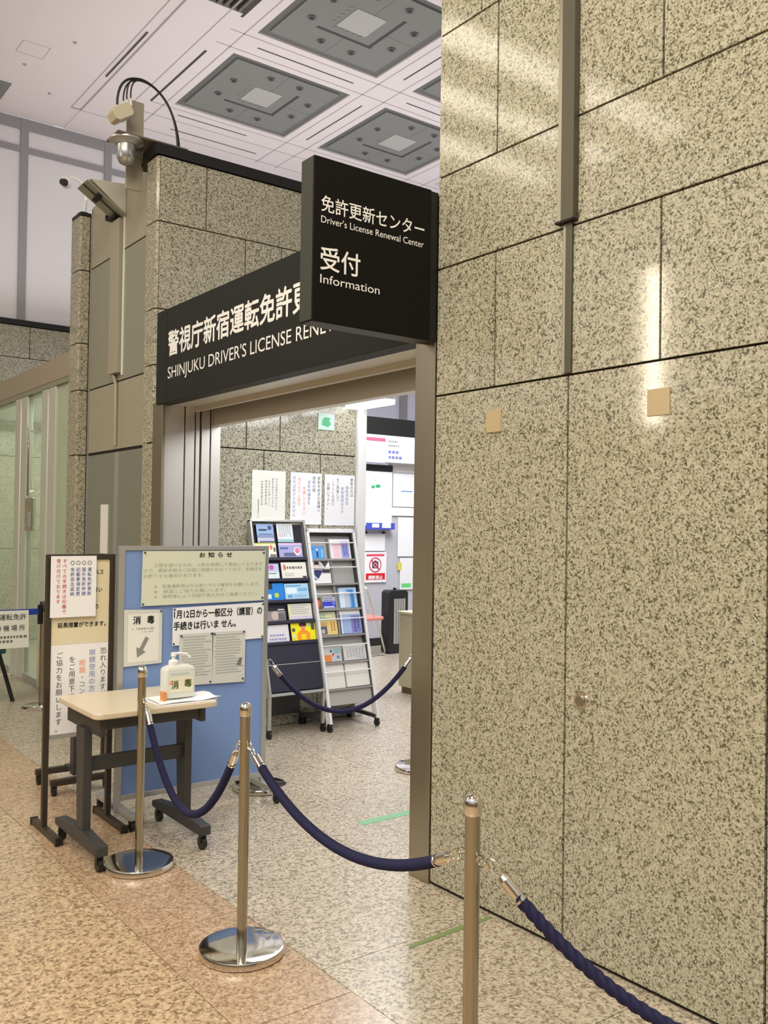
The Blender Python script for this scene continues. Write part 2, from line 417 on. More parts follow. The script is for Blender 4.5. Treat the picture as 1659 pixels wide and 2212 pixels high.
def inner_wall():
    """granite block with its narrow front and the long face inside the entrance"""
    m = MB()
    m.box(2.62, 4.36, 6.19, 6.35, 0, 4.18, M_joint); m.box(2.74, 4.34, 6.35, 8.02, 0, 4.18, M_joint)
    m.box(2.70, 4.34, 6.17, 7.9, 4.12, 4.20, M_joint)
    rows = [(0.0, 2.125, [3.483, 4.0]), (2.125, 2.68, [3.328, 3.623]), (2.68, 3.083, [2.967, 3.62]), (3.083, 3.71, [3.295, 3.61, 4.0]), (3.71, 4.18, [2.967, 3.95])]
    for z0, z1, js in rows:
        xs = [2.604] + js + [4.345]
        for a, b in zip(xs[:-1], xs[1:]): slab_x(m, 6.159, a, b, z0, z1)
        # front slab with a chamfered corner
        m.prism([(2.585, 6.35), (2.585, 6.180), (2.602, 6.161), (2.63, 6.19), (2.63, 6.35)], z0 + G, z1 - G, M_stone)
    struct('wall_left', m, bevel=0.0015)
    m = MB(); m.box(2.570, 4.36, 6.148, 6.40, 4.185, 4.262, M_black); m.box(2.585, 2.70, 6.40, 6.55, 4.185, 4.205, M_black)
    struct('trim_3', m)
    m = MB(); m.box(4.345, 4.425, 6.12, 6.22, 0, 2.95, M_white); struct('trim_4', m, bevel=0.003)
    m = MB()                                              # pier between the service door and the glass front
    for z0, z1 in zip(ZR[:-1], ZR[1:]):
        m.prism([(2.585, 8.02), (2.585, 7.815), (2.598, 7.80), (2.67, 7.80), (2.70, 7.83), (2.70, 8.02)], z0 + G, z1 - G, M_stone)
    m.box(2.60, 2.70, 7.815, 8.01, 0, 4.18, M_joint)
    m.box(2.585, 2.72, 7.80, 8.02, 4.18, 4.21, M_black)
    struct('wall_pier', m, bevel=0.0015)
    # metal panels over the service door
    m = MB(); X = 2.68
    m.box(X + 0.006, X + 0.05, 6.35, 7.80, 2.12, 4.25, M_dkgap)
    for z0, z1, ma in ((3.72, 4.26, M_tan), (2.68, 3.72, M_sage), (2.135, 2.68, M_tan)):
        for y0, y1 in ((6.355, 7.02), (7.02, 7.765)): m.box(X, X + 0.02, y0 + 0.002, y1 - 0.002, z0 + 0.006, z1 - 0.006, ma)
    m.box(X - 0.006, X + 0.02, 7.77, 7.785, 0, 4.2, M_silver)
    m.box(X - 0.012, X, 7.008, 7.02, 2.72, 4.22, M_white)
    struct('wall_panels', m)
inner_wall()

def entrance():
    # steel jambs, header and soffit of the opening
    m = MB(); m.box(2.578, 2.66, 3.064, 3.200, 0, 2.42, M_bronze); m.box(2.66, 3.06, 3.062, 3.19, 0, 2.42, M_steel); struct('trim_5', m, bevel=0.003)
    m = MB()
    m.box(2.585, 2.765, 6.035, 6.155, 0, 2.40, M_steel); m.box(2.577, 2.60, 5.985, 6.150, 0, 2.40, M_bronze)
    m.box(2.775, 2.845, 6.035, 6.155, 0, 2.40, M_steel); m.box(2.855, 2.885, 6.035, 6.155, 0, 2.40, M_steel)
    m.box(2.900, 2.965, 6.035, 6.155, 0, 2.40, M_steel); m.box(2.975, 3.05, 6.035, 6.155, 0, 2.40, M_steel)
    m.box(2.60, 3.04, 6.075, 6.156, 0, 2.40, M_dkgap)
    struct('trim_6', m, bevel=0.002)
    m = MB()
    m.box(2.60, 2.84, 3.07, 6.155, 2.385, 2.42, M_steelh)
    m.box(2.84, 2.87, 3.07, 6.155, 2.352, 2.42, M_steelh)
    m.box(2.87, 2.98, 3.07, 6.155, 2.385, 2.42, M_dkgap)
    m.box(2.98, 3.05, 3.07, 6.155, 2.262, 2.42, M_steelh)
    struct('trim_7', m, bevel=0.003)
    m = MB(); m.box(2.95, 4.45, 3.1, 6.15, 2.66, 2.74, M_white); struct('ceiling_entrance', m)
entrance()

def service_door():
    d = thing('door_1', (2.68, 7.06, 0), None, None); d['kind'] = 'structure'
    for y0, y1 in ((6.355, 7.085), (7.09, 7.765)):
        m = MB(); m.box(2.682, 2.72, y0, y1, 0.01, 2.118, M_steeld); part('door_leaf', m, d, bevel=0.003)
    m = MB(); m.box(2.69, 2.72, 6.35, 7.77, 0.0, 2.128, M_dkgap); part('door_frame', m, d)
    m = MB(); m.box(2.672, 2.683, 7.075, 7.135, 0.1, 2.112, M_silver); part('astragal', m, d, bevel=0.002)
service_door()

def glass_front():
    X = 2.6
    m = MB(); m.box(X - 0.01, X + 0.14, 8.02, 12.39, 2.836, 3.037, M_fascia); m.box(X - 0.005, X + 0.12, 8.02, 12.39, 2.79, 2.836, M_sage); struct('trim_8', m)
    segs = [(8.02, 8.42, M_frost), (8.83, 9.30, M_glass), (9.78, 10.55, M_glass), (10.9, 12.38, M_glass)]
    for i, (y0, y1, ma) in enumerate(segs):
        wd = thing('window_%d' % (i + 1), (X, (y0 + y1) / 2, 0), None, None); wd['kind'] = 'structure'
        p = MB(); p.box(X + 0.02, X + 0.03, y0, y1, 0.05, 2.79, ma); part('pane', p, wd)
        p = MB()
        for a, b in ((y1, y1 + 0.20), (y1 + 0.235, y1 + 0.41)):
            if b < 12.39: p.box(X, X + 0.06, a, b, 0, 2.79, M_alu)
        if p.v: part('mullion', p, wd, bevel=0.004)
        p = MB(); p.box(X, X + 0.06, y0, y1, 0.0, 0.07, M_silver); part('sill', p, wd)
    m = MB(); m.box(4.30, 4.34, 8.03, 12.38, 0, 2.79, mat('lobby_wall_green', rgb(206, 210, 194), 0.6)); struct('wall_lobby', m)
    m = MB(); m.box(2.75, 4.34, 8.03, 12.38, 2.86, 2.9, M_white); struct('ceiling_lobby', m)
    h = thing('door_handle_unit', (X, 9.07, 1.5), 'bright steel latch box with pull bar on the glass door at left', 'door handle')
    m = MB(); m.box(X - 0.03, X, 8.98, 9.22, 1.46, 1.78, M_chrome); part('latch_plate', m, h, bevel=0.006)
    m = MB(); m.box(X - 0.05, X - 0.03, 9.0, 9.10, 1.50, 1.64, M_silver); part('latch_box', m, h, bevel=0.004)
    m = MB(); m.tube([(X - 0.055, 9.03, 1.80), (X - 0.055, 9.03, 2.46)], 0.014, M_chrome); m.cyl((X - 0.055, 9.03, 1.84), (X, 9.03, 1.84), 0.009, M_chrome); m.cyl((X - 0.055, 9.03, 2.42), (X, 9.03, 2.42), 0.009, M_chrome)
    part('pull_bar', m, h, True)
glass_front()

def far_wall():
    Y = 12.4; m = MB()
    m.box(-6, 12, Y + 0.012, Y + 0.3, 0, 4.14, M_joint)
    for z0, z1, off in ((0, 1.2, 0.4), (1.2, 2.4, 0.0), (2.4, 3.07, .4), (3.07, 3.69, 0.24), (3.69, 4.11, 0.0)):
        x = -6 + off - 0.79
        while x < 12: m.box(max(-6, x) + G, x + 0.79 - G, Y, Y + 0.03, z0 + G, z1 - G, M_stone); x += 0.79
    m.box(-6, 12, Y - 0.02, Y + 0.3, 4.115, 4.185, M_black)
    m.box(-6, 12, Y + 0.05, Y + 0.3, 4.185, 6.85, M_farwall)
    for z0, z1 in ((6.70, 6.85), (6.40, 6.48)): m.box(-6, 12, Y + 0.03, Y + 0.06, z0, z1, M_band)
    x = 3.32 - 1.12 * 8
    while x < 12: m.box(x, x + 0.10, Y + 0.026, Y + 0.06, 4.19, 6.84, M_band); x += 1.12
    struct('wall_back', m)
far_wall()
m = MB(); m.box(-6.2, -6.0, -5, 12.4, 0, 3.4, M_hall); struct('wall_hall_side', m)
m = MB(); m.box(-6.2, 12, -5.2, -5.0, 0, 3.4, M_hall); struct('wall_hall_rear', m)

# ------------------------------------------------------------------ ceiling with coffers
CZ = 6.85
XC = [4.735, 6.87, 9.005]; YC = [2.80, 4.935, 7.07, 9.205]
HX = [-4.04, -1.90, 0.24]; HY = [1.3, 3.435, 5.57, 7.705]
def ceiling():
    m = MB(); S = 1.6
    def grid(xs, ys, x0, x1, y0, y1):
        bx = sorted([x0] + [q for x in xs for q in (x, x + S)] + [x1]); by = sorted([y0] + [q for y in ys for q in (y, y + S)] + [y1])
        for i in range(len(bx) - 1):
            for j in range(len(by) - 1):
                if i % 2 and j % 2: continue
                m.box(bx[i], bx[i + 1], by[j], by[j + 1], CZ, CZ + 0.1, M_ceil)
    grid(XC, YC, 4.45, 12, -5, 12.42)
    grid(HX, HY, -6, 2.3, -5, 12.42)
    m.box(2.3, 3.735, -5, 12.42, CZ, CZ + 0.1, M_ceil); m.box(3.735, 3.865, -5, 12.42, CZ + 0.008, CZ + 0.1, M_ceil)
    m.box(3.865, 4.45, 8.44, 12.42, CZ, CZ + 0.1, M_ceil); m.box(3.865, 4.45, -5, 6.2, CZ, CZ + 0.1, M_ceil)
    m.box(-6, 12, -5, 12.42, CZ + 0.1, CZ + 0.14, M_ceil)
    for x in HX:
        for y in HY: m.box(x, x + S, y, y + S, CZ + 0.03, CZ + 0.08, M_ceilgrey)
    # grooves between the coffers
    g = 0.008
    for x in XC:
        for dx in (-0.10, -0.27, -0.43):
            if dx == -0.27: continue
            m.box(x + dx - g, x + dx + g, -5, 11.8, CZ - 0.001, CZ, M_groove)
    for y in YC + [11.34]:
        for dy in (-0.10, -0.43): m.box(4.47, 12, y + dy - g, y + dy + g, CZ - 0.001, CZ, M_groove)
    for x in (3.735, 3.865): m.box(x - g, x + g, -5, 11.72, CZ - 0.001, CZ, M_groove)
    for y in (11.72,): m.box(3.735, 12, y - g, y + g, CZ - 0.001, CZ, M_groove)
    # slots in the grooves
    for x0, x1, y0, y1 in ((3.79, 3.81, 9.4, 10.65), (4.45, 4.48, 9.35, 10.9), (4.44, 4.47, 7.4, 8.5), (4.89, 6.19, 8.93, 8.95), (6.6, 6.62, 9.35, 10.66), (6.6, 6.62, 7.2, 8.5), (7.0, 8.3, 8.93, 8.95), (4.9, 5.9, 11.05, 11.07), (5.0, 6.3, 11.5, 11.52)):
        m.box(x0, x1, y0, y1, CZ - 0.002, CZ, M_slot)
    # access hatch outline
    for a in ((2.78, 3.08, 10.40, 10.408), (2.78, 3.08, 10.695, 10.703), (2.78, 2.788, 10.40, 10.70), (3.072, 3.08, 10.40, 10.70)):
        m.box(*a, CZ - 0.001, CZ, M_groove)
    for x, y in ((3.25, 10.1), (2.95, 10.95), (3.4, 11.5)): m.cyl((x, y, CZ - 0.01), (x, y, CZ), 0.02, M_groove)
    struct('ceiling', m)
    # louvre grille
    g = thing('ceiling_grille', (4.1, 7.3, CZ), 'dark slatted air grille at the top edge of the ceiling', 'vent')
    p = MB(); p.box(3.87, 4.44, 6.2, 8.44, CZ + 0.05, CZ + 0.09, M_dkgap); part('backing', p, g)
    p = MB()
    for i in range(7): p.box(3.89 + 0.08 * i, 3.925 + 0.08 * i, 6.2, 8.44, CZ, CZ + 0.05, M_ceilgrey2)
    part('slats', p, g)
ceiling()

def coffer(x, y, label):
    t = thing('ceiling_coffer', (x + 0.8, y + 0.8, CZ), label, 'ceiling panel', 'square grey coffers in the white ceiling')
    m = MB(); z = CZ + 0.004
    m.box(x, x + 1.6, y, y + 1.6, z + 0.02, z + 0.06, M_ceilgrey2)
    part('border', m, t)
    m = MB(); m.box(x + 0.10, x + 1.5, y + 0.10, y + 1.5, z, z + 0.02, M_ceilgrey)
    m.box(x + 0.79, x + 0.797, y + 0.1, y + 0.56, z - 0.001, z, M_ceilgrey2); m.box(x + 0.79, x + 0.797, y + 1.12, y + 1.5, z - 0.001, z, M_ceilgrey2)
    m.box(x + 1.13, x + 1.5, y + 0.79, y + 0.797, z - 0.001, z, M_ceilgrey2)
    part('panel', m, t)
    m = MB(); m.box(x + 0.585, x + 0.96, y + 0.55, y + 0.945, z - 0.006, z, M_lightsq); part('diffuser', m, t)
    m = MB(); m.box(x + 0.44, x + 1.15, y + 1.075, y + 1.115, z - 0.002, z, M_slot); m.box(x + 1.10, x + 1.14, y + 0.44, y + 1.075, z - 0.002, z, M_slot); part('air_slot', m, t)
    for dx, dy in ((0.30, 0.57), (0.63, 0.26), (1.02, 0.25), (1.34, 0.57), (1.34, 0.97), (1.03, 1.31), (0.63, 1.31), (0.30, 0.98)):
        m = MB(); m.cyl((x + dx, y + dy, z - 0.012), (x + dx, y + dy, z), 0.045, M_ceilgrey2, seg=14); m.cyl((x + dx, y + dy, z - 0.022), (x + dx, y + dy, z - 0.011), 0.024, M_slot, seg=12)
        part('downlight', m, t)
    m = MB()
    for k in range(5):
        m.cyl((x + 0.60 + 0.08 * k, y + 0.99, z - 0.004), (x + 0.60 + 0.08 * k, y + 0.99, z), 0.024, M_nozzle, seg=10)
        m.cyl((x + 0.53, y + 0.58 + 0.08 * k, z - 0.004), (x + 0.53, y + 0.58 + 0.08 * k, z), 0.024, M_nozzle, seg=10)
    part('nozzles', m, t)
    return t
c0 = coffer(XC[0], YC[2], 'square grey ceiling coffer cut by the top edge, nearest and largest')
def more_coffer(x, y, label):
    c = copy_tree(c0); c.location = (x + 0.8, y + 0.8, CZ); c['label'] = label
more_coffer(XC[0], YC[3], 'square grey ceiling coffer directly above the granite block and camera fixture')
more_coffer(XC[1], YC[3], 'square grey ceiling coffer partly hidden behind the top of the hanging sign')
more_coffer(XC[1], YC[2], 'corner of a grey ceiling coffer peeking out beside the right granite wall')
whole('ceiling_panel', MB().box(1.5, 2.96, 11.53, 12.36, CZ - 0.012, CZ, M_ceilgrey), label='corner of a grey ceiling panel at the left edge above the white wall', cat='ceiling panel')
# ------------------------------------------------------------------ signs
def long_sign():
    t = thing('long_sign', (2.6, 4.6, 2.379), 'long black fascia sign with white lettering spanning the entrance', 'sign')
    m = MB(); m.box(2.56, 2.66, 3.085, 5.885, 2.379, 3.022, M_signlong); part('panel', m, t, bevel=0.003)
    m = MB(); m.box(2.56, 2.66, 5.893, 6.06, 2.379, 3.022, M_signlong); part('end_panel', m, t, bevel=0.003)
    F = Frame((2.5595, 5.864, 0), (0, -1, 0), (0, 0, 1))
    m = MB(); letters(m, F, '警視庁新宿運転免許更新センター', 0.0, 2.690, 2.685, 2.858, M_letter, 0.001, 0.022); part('lettering', m, t, label='white Japanese lettering')
    m = MB(); letters(m, F, "SHINJUKU DRIVER'S LICENSE RENEWAL CENTER", 0.0, 2.512, 2.745, 2.618, M_letter, 0.001, 0.0); part('lettering', m, t, label='white capital letters')
long_sign()
def hanging_sign():
    t = thing('projecting_sign', (2.25, 3.1, 2.36), 'black box sign reading Information sticking out from the right granite wall', 'sign')
    m = MB(); m.box(1.93, 2.535, 3.05, 3.145, 2.362, 3.02, M_signblack); part('box', m, t, bevel=0.003)
    m = MB(); m.box(2.535, 2.585, 3.063, 3.135, 2.362, 3.02, M_black); part('wall_mount', m, t)
    m = MB(); m.box(1.928, 1.9305, 3.054, 3.141, 2.366, 3.016, M_signgrey); m.box(1.934, 2.53, 3.054, 3.141, 2.3595, 2.3625, M_signgrey); part('edge_cover', m, t)
    F = Frame((1.965, 3.0495, 0), (1, 0, 0), (0, 0, 1))
    for body, a1, b0, b1, bold in (('免許更新センター', 0.53, 2.802, 2.868, 0.008), ("Driver's License Renewal Center", 0.528, 2.757, 2.786, 0.0), ('受付', 0.193, 2.570, 2.664, 0.012), ('Information', 0.294, 2.516, 2.551, 0.0)):
        m = MB(); letters(m, F, body, 0, b0, a1, b1, M_letter, 0.001, bold); part('lettering', m, t)
hanging_sign()

# ------------------------------------------------------------------ fittings on the right wall
whole('wall_plate', MB().box(2.580, 2.59, 1.855, 1.945, 1.938, 2.029, M_platetan), label='square tan cover plate below the bright streak on the right wall', cat='cover plate', group='cover plates on the right wall', bevel=0.001)
whole('wall_plate', MB().box(2.580, 2.59, 2.652, 2.738, 1.94, 2.03, M_platetan), label='square tan cover plate nearest the steel door jamb', cat='cover plate', group='cover plates on the right wall', bevel=0.001)
k = thing('wall_knob', (2.585, 2.223, 0.93), 'round steel knob low on the right granite wall beside the joint', 'knob')
FK = Frame((2.585, 2.223, 0.93), (0, -1, 0), (0, 0, 1))  # round chrome pull knob on the wall, not a lock
part('rim', MB().cyl(FK.p(0, 0, 0), FK.p(0, 0, 0.006), 0.034, M_chrome, 0.030, 36), k, True)
part('button', MB().cyl(FK.p(0, 0, 0.006), FK.p(0, 0, 0.014), 0.021, M_bronze, 0.018, 30), k, True)

# ------------------------------------------------------------------ camera dome, boxes, wedge on the block
def dome_fixture():
    t = thing('dome_camera', (2.42, 6.36, 4.13), 'silver dome camera hanging under the shelf plate on the granite block corner', 'security camera')
    c = (2.425, 6.355, 0)
    m = MB(); m.lathe([(0.122, 4.30), (0.122, 4.288), (0.090, 4.274), (0.078, 4.262)], M_silver, c); part('mount_ring', m, t, True)
    m = MB(); m.lathe([(0.070, 4.262), (0.071, 4.21), (0.065, 4.165), (0.047, 4.135), (0.022, 4.122), (0.002, 4.120)], mat('dome_silver', rgb(176, 176, 174), 0.25, 0.7), c); part('dome', m, t, True)
    s = thing('shelf_bracket', (2.6, 6.36, 4.3), 'dark metal shelf plate jutting from the top of the granite block', 'bracket')
    m = MB(); m.box(2.32, 2.85, 6.24, 6.47, 4.300, 4.312, mat('bracket_brown', rgb(124, 114, 98), 0.5, 0.3)); part('plate', m, s)
    m = MB(); m.box(2.47, 2.60, 6.47, 6.485, 4.0, 4.66, M_tan); part('upright', m, s, bevel=0.003)
    j = thing('junction_box', (2.43, 6.40, 4.5), 'cream junction box fixed to the upright above the dome camera', 'junction box')
    F = Frame((2.345, 6.34, 4.435), (0.62, 0, 0.42), (-0.42, 0, 0.62))
    m = MB(); m.cbox(0.0, 0.155, -0.02, 0.075, 0, -0.12, M_beigebox, 0.02, F); part('body', m, j, bevel=0.004)
    m = MB()
    for x, z in ((2.385, 4.50), (2.43, 4.54), (2.455, 4.56), (2.48, 4.575)): m.cyl((x - 0.012, 6.39, z), (x - 0.02, 6.39, z + 0.05), 0.012, M_white)
    part('cable_glands', m, j, True)
    for i, (x, z, top) in enumerate(((2.365, 4.54, 4.765), (2.41, 4.58, 4.745), (2.435, 4.60, 4.77), (2.465, 4.615, 4.75))):
        pts = []
        for q in range(26):
            u = q / 25
            P = [Vector((x, 6.39, z)), Vector((x - 0.01, 6.39, top + 0.05)), Vector((2.50, 6.38, top + 0.05)), Vector((2.58, 6.37, 4.79)), Vector((2.74, 6.35, 4.78)), Vector((2.805, 6.33, 4.55)), Vector((2.80 + 0.005 * i, 6.31, 4.312))]
            W = P[:]
            while len(W) > 1: W = [a.lerp(b, u) for a, b in zip(W[:-1], W[1:])]
            pts.append(W[0])
        whole('cable', MB().tube(pts, 0.006 if i else 0.009, M_cable, 8), True, label='black cable looping from the junction box down to the block top', cat='cable', group='cables over the junction box')
dome_fixture()
def wedge():
    t = thing('wedge_lamp', (2.6, 7.1, 4.0), 'slanted grey wedge box mounted above the service door panels', 'wall fixture')
    F = Frame((0, 7.0, 0), (1, 0, 0), (0, 0, 1))
    m = MB(); m.prism([(2.395, 4.21), (2.679, 4.235), (2.679, 3.99)], 0, -0.16, mat('fixture_grey', rgb(204, 202, 192), 0.5), F); part('body', m, t, bevel=0.003)
    d = Vector((2.679 - 2.36, 0, 3.965 - 4.175)).normalized(); n = Vector((d.z, 0, -d.x))
    FS = Frame((2.36, 6.985, 4.185), d, (0, 1, 0))
    m = MB(); m.box(0, 0.385, 0, 0.22, -0.004, 0.012, M_sage, FS); m.box(0.0, 0.385, 0.07, 0.10, -0.008, -0.003, M_darkgrey, FS); part('louvre_strip', m, t, bevel=0.002)
    m = MB(); m.box(0.12, 0.16, 0.02, 0.10, -0.05, 0.0, M_black, FS); part('clip', m, t)
    m = MB(); m.box(2.60, 2.68, 7.22, 7.245, 4.0, 4.03, M_black); m.box(2.60, 2.68, 7.05, 7.24, 3.985, 3.997, M_black); part('support_arm', m, t)
wedge()
def duct():
    t = thing('cable_duct', (2.66, 7.05, 2.7), 'vertical beige cable trunking down the metal panels', 'cable trunking')
    part('trunking', MB().box(2.635, 2.68, 7.035, 7.215, 2.74, 3.97, M_tan), t, bevel=0.004)
    part('conduit', MB().tube([(2.66, 7.20, 2.76), (2.66, 7.17, 2.745), (2.66, 7.13, 2.71), (2.665, 7.11, 2.65), (2.668, 7.11, 2.17)], 0.014, M_tan, 10), t, True)
duct()
def ball_cam():
    t = thing('ball_camera', (2.62, 7.9, 4.21), 'small white ball camera on a curved arm above the granite pier', 'security camera')
    part('base', MB().lathe([(0.055, 4.21), (0.055, 4.225), (0.03, 4.24)], M_black, (2.65, 7.9, 0)), t, True)
    pts = [(2.655, 7.9, 4.23), (2.66, 7.9, 4.34), (2.655, 7.9, 4.43), (2.63, 7.9, 4.49), (2.58, 7.9, 4.52), (2.52, 7.9, 4.52)]
    part('arm', MB().tube(pts, 0.014, M_white, 10), t, True)
    part('ball', MB().lathe([(0.002, -0.05), (0.03, -0.042), (0.047, -0.02), (0.05, 0), (0.047, 0.02), (0.03, 0.042), (0.002, 0.05)], M_white, (2.495, 7.9, 4.465)), t, True)
    part('lens', MB().cyl((2.475, 7.88, 4.455), (2.44, 7.85, 4.445), 0.034, M_black, 0.026), t, True)
ball_cam()
m = MB(); m.box(2.676, 2.681, 7.27, 7.43, 1.30, 1.70, M_paper)
whole('paper_notice', m, label='narrow white paper taped to the steel service door', cat='notice')

# ------------------------------------------------------------------ rope stanchions
def stanchion(x, y, label):
    t = thing('stanchion', (x, y, 0), label, 'stanchion', 'chrome rope stanchions')
    c = (x, y, 0)
    part('base', MB().lathe([(0.150, 0.0), (0.155, 0.004), (0.156, 0.022), (0.152, 0.029), (0.146, 0.0305), (0.06, 0.0315), (0.019, 0.0320)], M_chrome, c, 64), t, True)
    part('pole', MB().lathe([(0.0190, 0.03), (0.0190, 0.862)], M_pole, c, 32), t, True)
    part('cap', MB().lathe([(0.0192, 0.855), (0.0225, 0.862), (0.0228, 0.880), (0.0205, 0.893), (0.0135, 0.902), (0.004, 0.905)], M_chrome, c, 32), t, True)
    for s in (-1, 1):
        m = MB(); pts = [Vector((x, y + s * (0.019 + 0.017 * (1 - math.cos(q * math.pi / 6)) * 0.5), 0.752 + 0.014 * math.sin(q * math.pi / 6))) for q in range(13)]
        pts = [Vector((x, y + s * (0.033 + 0.014 * math.cos(q * math.pi / 8 + math.pi)), 0.752 + 0.014 * math.sin(q * math.pi / 8))) for q in range(17)]
        m.tube(pts, 0.0028, M_chrome, 8); part('eye_ring', m, t, True)
    return t
P1, P2, P3, P4, P5, P6 = (1.638, 3.975), (1.618, 2.965), (1.523, 1.645), (2.694, 4.745), (3.743, 4.553), (2.20, 0.55)
s0 = stanchion(*P2, 'middle chrome stanchion standing alone on the floor between two ropes')
for p, lb in ((P1, 'chrome stanchion on the floor in front of the table, leftmost'), (P3, 'nearest chrome stanchion, right foreground, base cut by the bottom edge'),
              (P4, 'chrome stanchion standing behind the right end of the blue board'), (P5, 'chrome stanchion mostly hidden behind the steel door jamb'), (P6, 'chrome stanchion beyond the right edge holding the last rope')):
    q = copy_tree(s0); q.location = (p[0], p[1], 0); q['label'] = lb

def rope(a, b, za, zb, sag, label, skew=0.0, twist=205.0, rad=0.0162):
    A = Vector((a[0], a[1], za)); B = Vector((b[0], b[1], zb)); D = B - A; D.z = 0; D.normalize()
    A0, B0 = A + D * 0.042, B - D * 0.042
    N = 260
    def pt(u):
        s = u + skew * u * (1 - u)
        p = A0.lerp(B0, s); p.z -= 4 * sag * u * (1 - u); return p
    pts = [pt(i / N) for i in range(N + 1)]
    ln = [0.0]
    for i in range(N): ln.append(ln[-1] + (pts[i + 1] - pts[i]).length)
    T = ln[-1]
    def at(s):
        for i in range(N):
            if ln[i + 1] >= s: return pts[i].lerp(pts[i + 1], (s - ln[i]) / max(1e-9, ln[i + 1] - ln[i]))
        return pts[-1]
    t = thing('rope', tuple((A + B) / 2), label, 'rope', 'navy barrier ropes')
    h, fr = 0.045, 0.115
    n = int((T - 2 * fr) / 0.0026)
    part('cord', MB().tube([at(fr - 0.012 + (T - 2 * fr + 0.024) * i / n) for i in range(n + 1)], rad, M_rope, 24, twist=twist), t, True)
    for e in (0, 1):
        g = (lambda s: at(s)) if e == 0 else (lambda s: at(T - s))
        m = MB(); d = (g(fr) - g(h)).normalized()
        m.cyl(g(h), g(h) + d * 0.012, 0.0085, M_brass, 0.0150); m.cyl(g(h) + d * 0.012, g(h) + d * 0.07, 0.0150, M_brass); m.cyl(g(h) + d * 0.066, g(h) + d * 0.072, 0.0165, M_brass)
        fo = part('ferrule', m, t, True)
        c = g(0.022); u = (g(h) - g(0)).normalized(); wv = Vector((0, 0, 1)) - u * u.z; wv.normalize()
        m = MB().tube([c + 0.024 * math.cos(q * math.pi / 9) * u + 0.012 * math.sin(q * math.pi / 9) * wv for q in range(17)], 0.0028, M_chrome, 8)
        part('hook', m, fo, True)
    return t
rope(P1, P2, 0.752, 0.752, 0.375, 'navy twisted rope hanging deep in front of the table and blue board')
rope(P2, P3, 0.752, 0.752, 0.172, 'navy twisted rope between the middle and the nearest stanchion')
rope(P3, P6, 0.752, 0.752, 0.34, 'navy twisted rope running out of the lower right corner', 0.0, 72.0, 0.0165)
rope(P4, P5, 0.752, 0.752, 0.34, 'navy twisted rope across the opening in front of the leaflet racks')

# floor tapes
F0 = Frame((0, 0, 0), (1, 0, 0), (0, 1, 0))
whole('floor_tape', MB().box(2.81, 3.62, 3.866, 3.924, 0.0, 0.0012, M_green), label='green tape strip on the grey floor inside the entrance', cat='floor tape', group='green floor tape strips')
mt = mat('floor_tape_worn', rgb(124, 142, 92), 0.6)
m = MB(); m.add([(2.13, 2.638, 0.0012), (2.42, 2.646, 0.0012), (2.575, 2.655, 0.0012), (2.575, 2.672, 0.0012), (2.40, 2.675, 0.0012), (2.15, 2.66, 0.0012)], [(0, 1, 2, 3, 4, 5)], mt)
m.add([(2.13, 2.638, 0.0), (2.42, 2.646, 0.0), (2.575, 2.655, 0.0), (2.575, 2.672, 0.0), (2.40, 2.675, 0.0), (2.15, 2.66, 0.0)], [(5, 4, 3, 2, 1, 0)], mt)
whole('floor_tape', m, label='thin worn green tape strip by the foot of the right wall', cat='floor tape', group='green floor tape strips')

# ------------------------------------------------------------------ blue pin board
def caster(parent, x, y, r=0.024, z=None, mlen=0.0):
    c = MB(); c.cyl((x - 0.011, y, r), (x + 0.011, y, r), r, M_blackpl, seg=20); c.box(x - 0.015, x + 0.015, y - 0.012, y + 0.012, r, 2 * r + 0.012, M_blackpl)
    return part('caster', c, parent, True)
def blue_board():
    t = thing('pin_board', (2.2, 4.62, 0), 'blue cloth pin board on wheels behind the small table', 'notice board')
    x0, x1, z0, z1, y = 1.765, 2.648, 0.112, 1.432, 4.62
    part('panel', MB().box(x0 + 0.025, x1 - 0.025, y - 0.006, y + 0.012, z0 + 0.02, z1 - 0.02, M_blue), t)
    m = MB()
    m.box(x0, x0 + 0.030, y - 0.014, y + 0.016, 0.05, z1, M_silver); m.box(x1 - 0.030, x1, y - 0.014, y + 0.016, 0.05, z1, M_silver)
    m.box(x0 + 0.03, x1 - 0.03, y - 0.014, y + 0.016, z1 - 0.024, z1, M_silver); m.box(x0 + 0.03, x1 - 0.03, y - 0.014, y + 0.016, z0, z0 + 0.028, M_silver)
    part('frame', m, t, bevel=0.002)
    for x in (1.795, 2.632):
        m = MB(); m.box(x - 0.02, x + 0.02, y - 0.19, y + 0.30, 0.055, 0.085, M_silver); f = part('foot', m, t, bevel=0.004)
        caster(f, x, y - 0.17); caster(f, x, y + 0.285)
blue_board()
FB = Frame((0, 4.606, 0), (1, 0, 0), (0, 0, 1))
def pins(mb, F, pts, d=0.0):
    for a, b in pts: mb.cyl(F.p(a, b, d), F.p(a, b, d + 0.006), 0.006, M_pin, 0.004, 10)
    return mb
def sheet(name, F, quad, d, ma, label, cat='notice', group=None, th=0.0008):
    t = thing(name, tuple(F.p((quad[0][0] + quad[2][0]) / 2, min(q[1] for q in quad), d)), label, cat, group)
    m = MB(); vs = [F.p(a, b, d) for a, b in quad] + [F.p(a, b, d + th) for a, b in quad]
    m.add(vs, [(3, 2, 1, 0), (4, 5, 6, 7), (0, 1, 5, 4), (1, 2, 6, 5), (2, 3, 7, 6), (3, 0, 4, 7)], ma)
    part('paper', m, t)
    return t
def rect(a0, a1, b0, b1): return [(a0, b0), (a1, b0), (a1, b1), (a0, b1)]

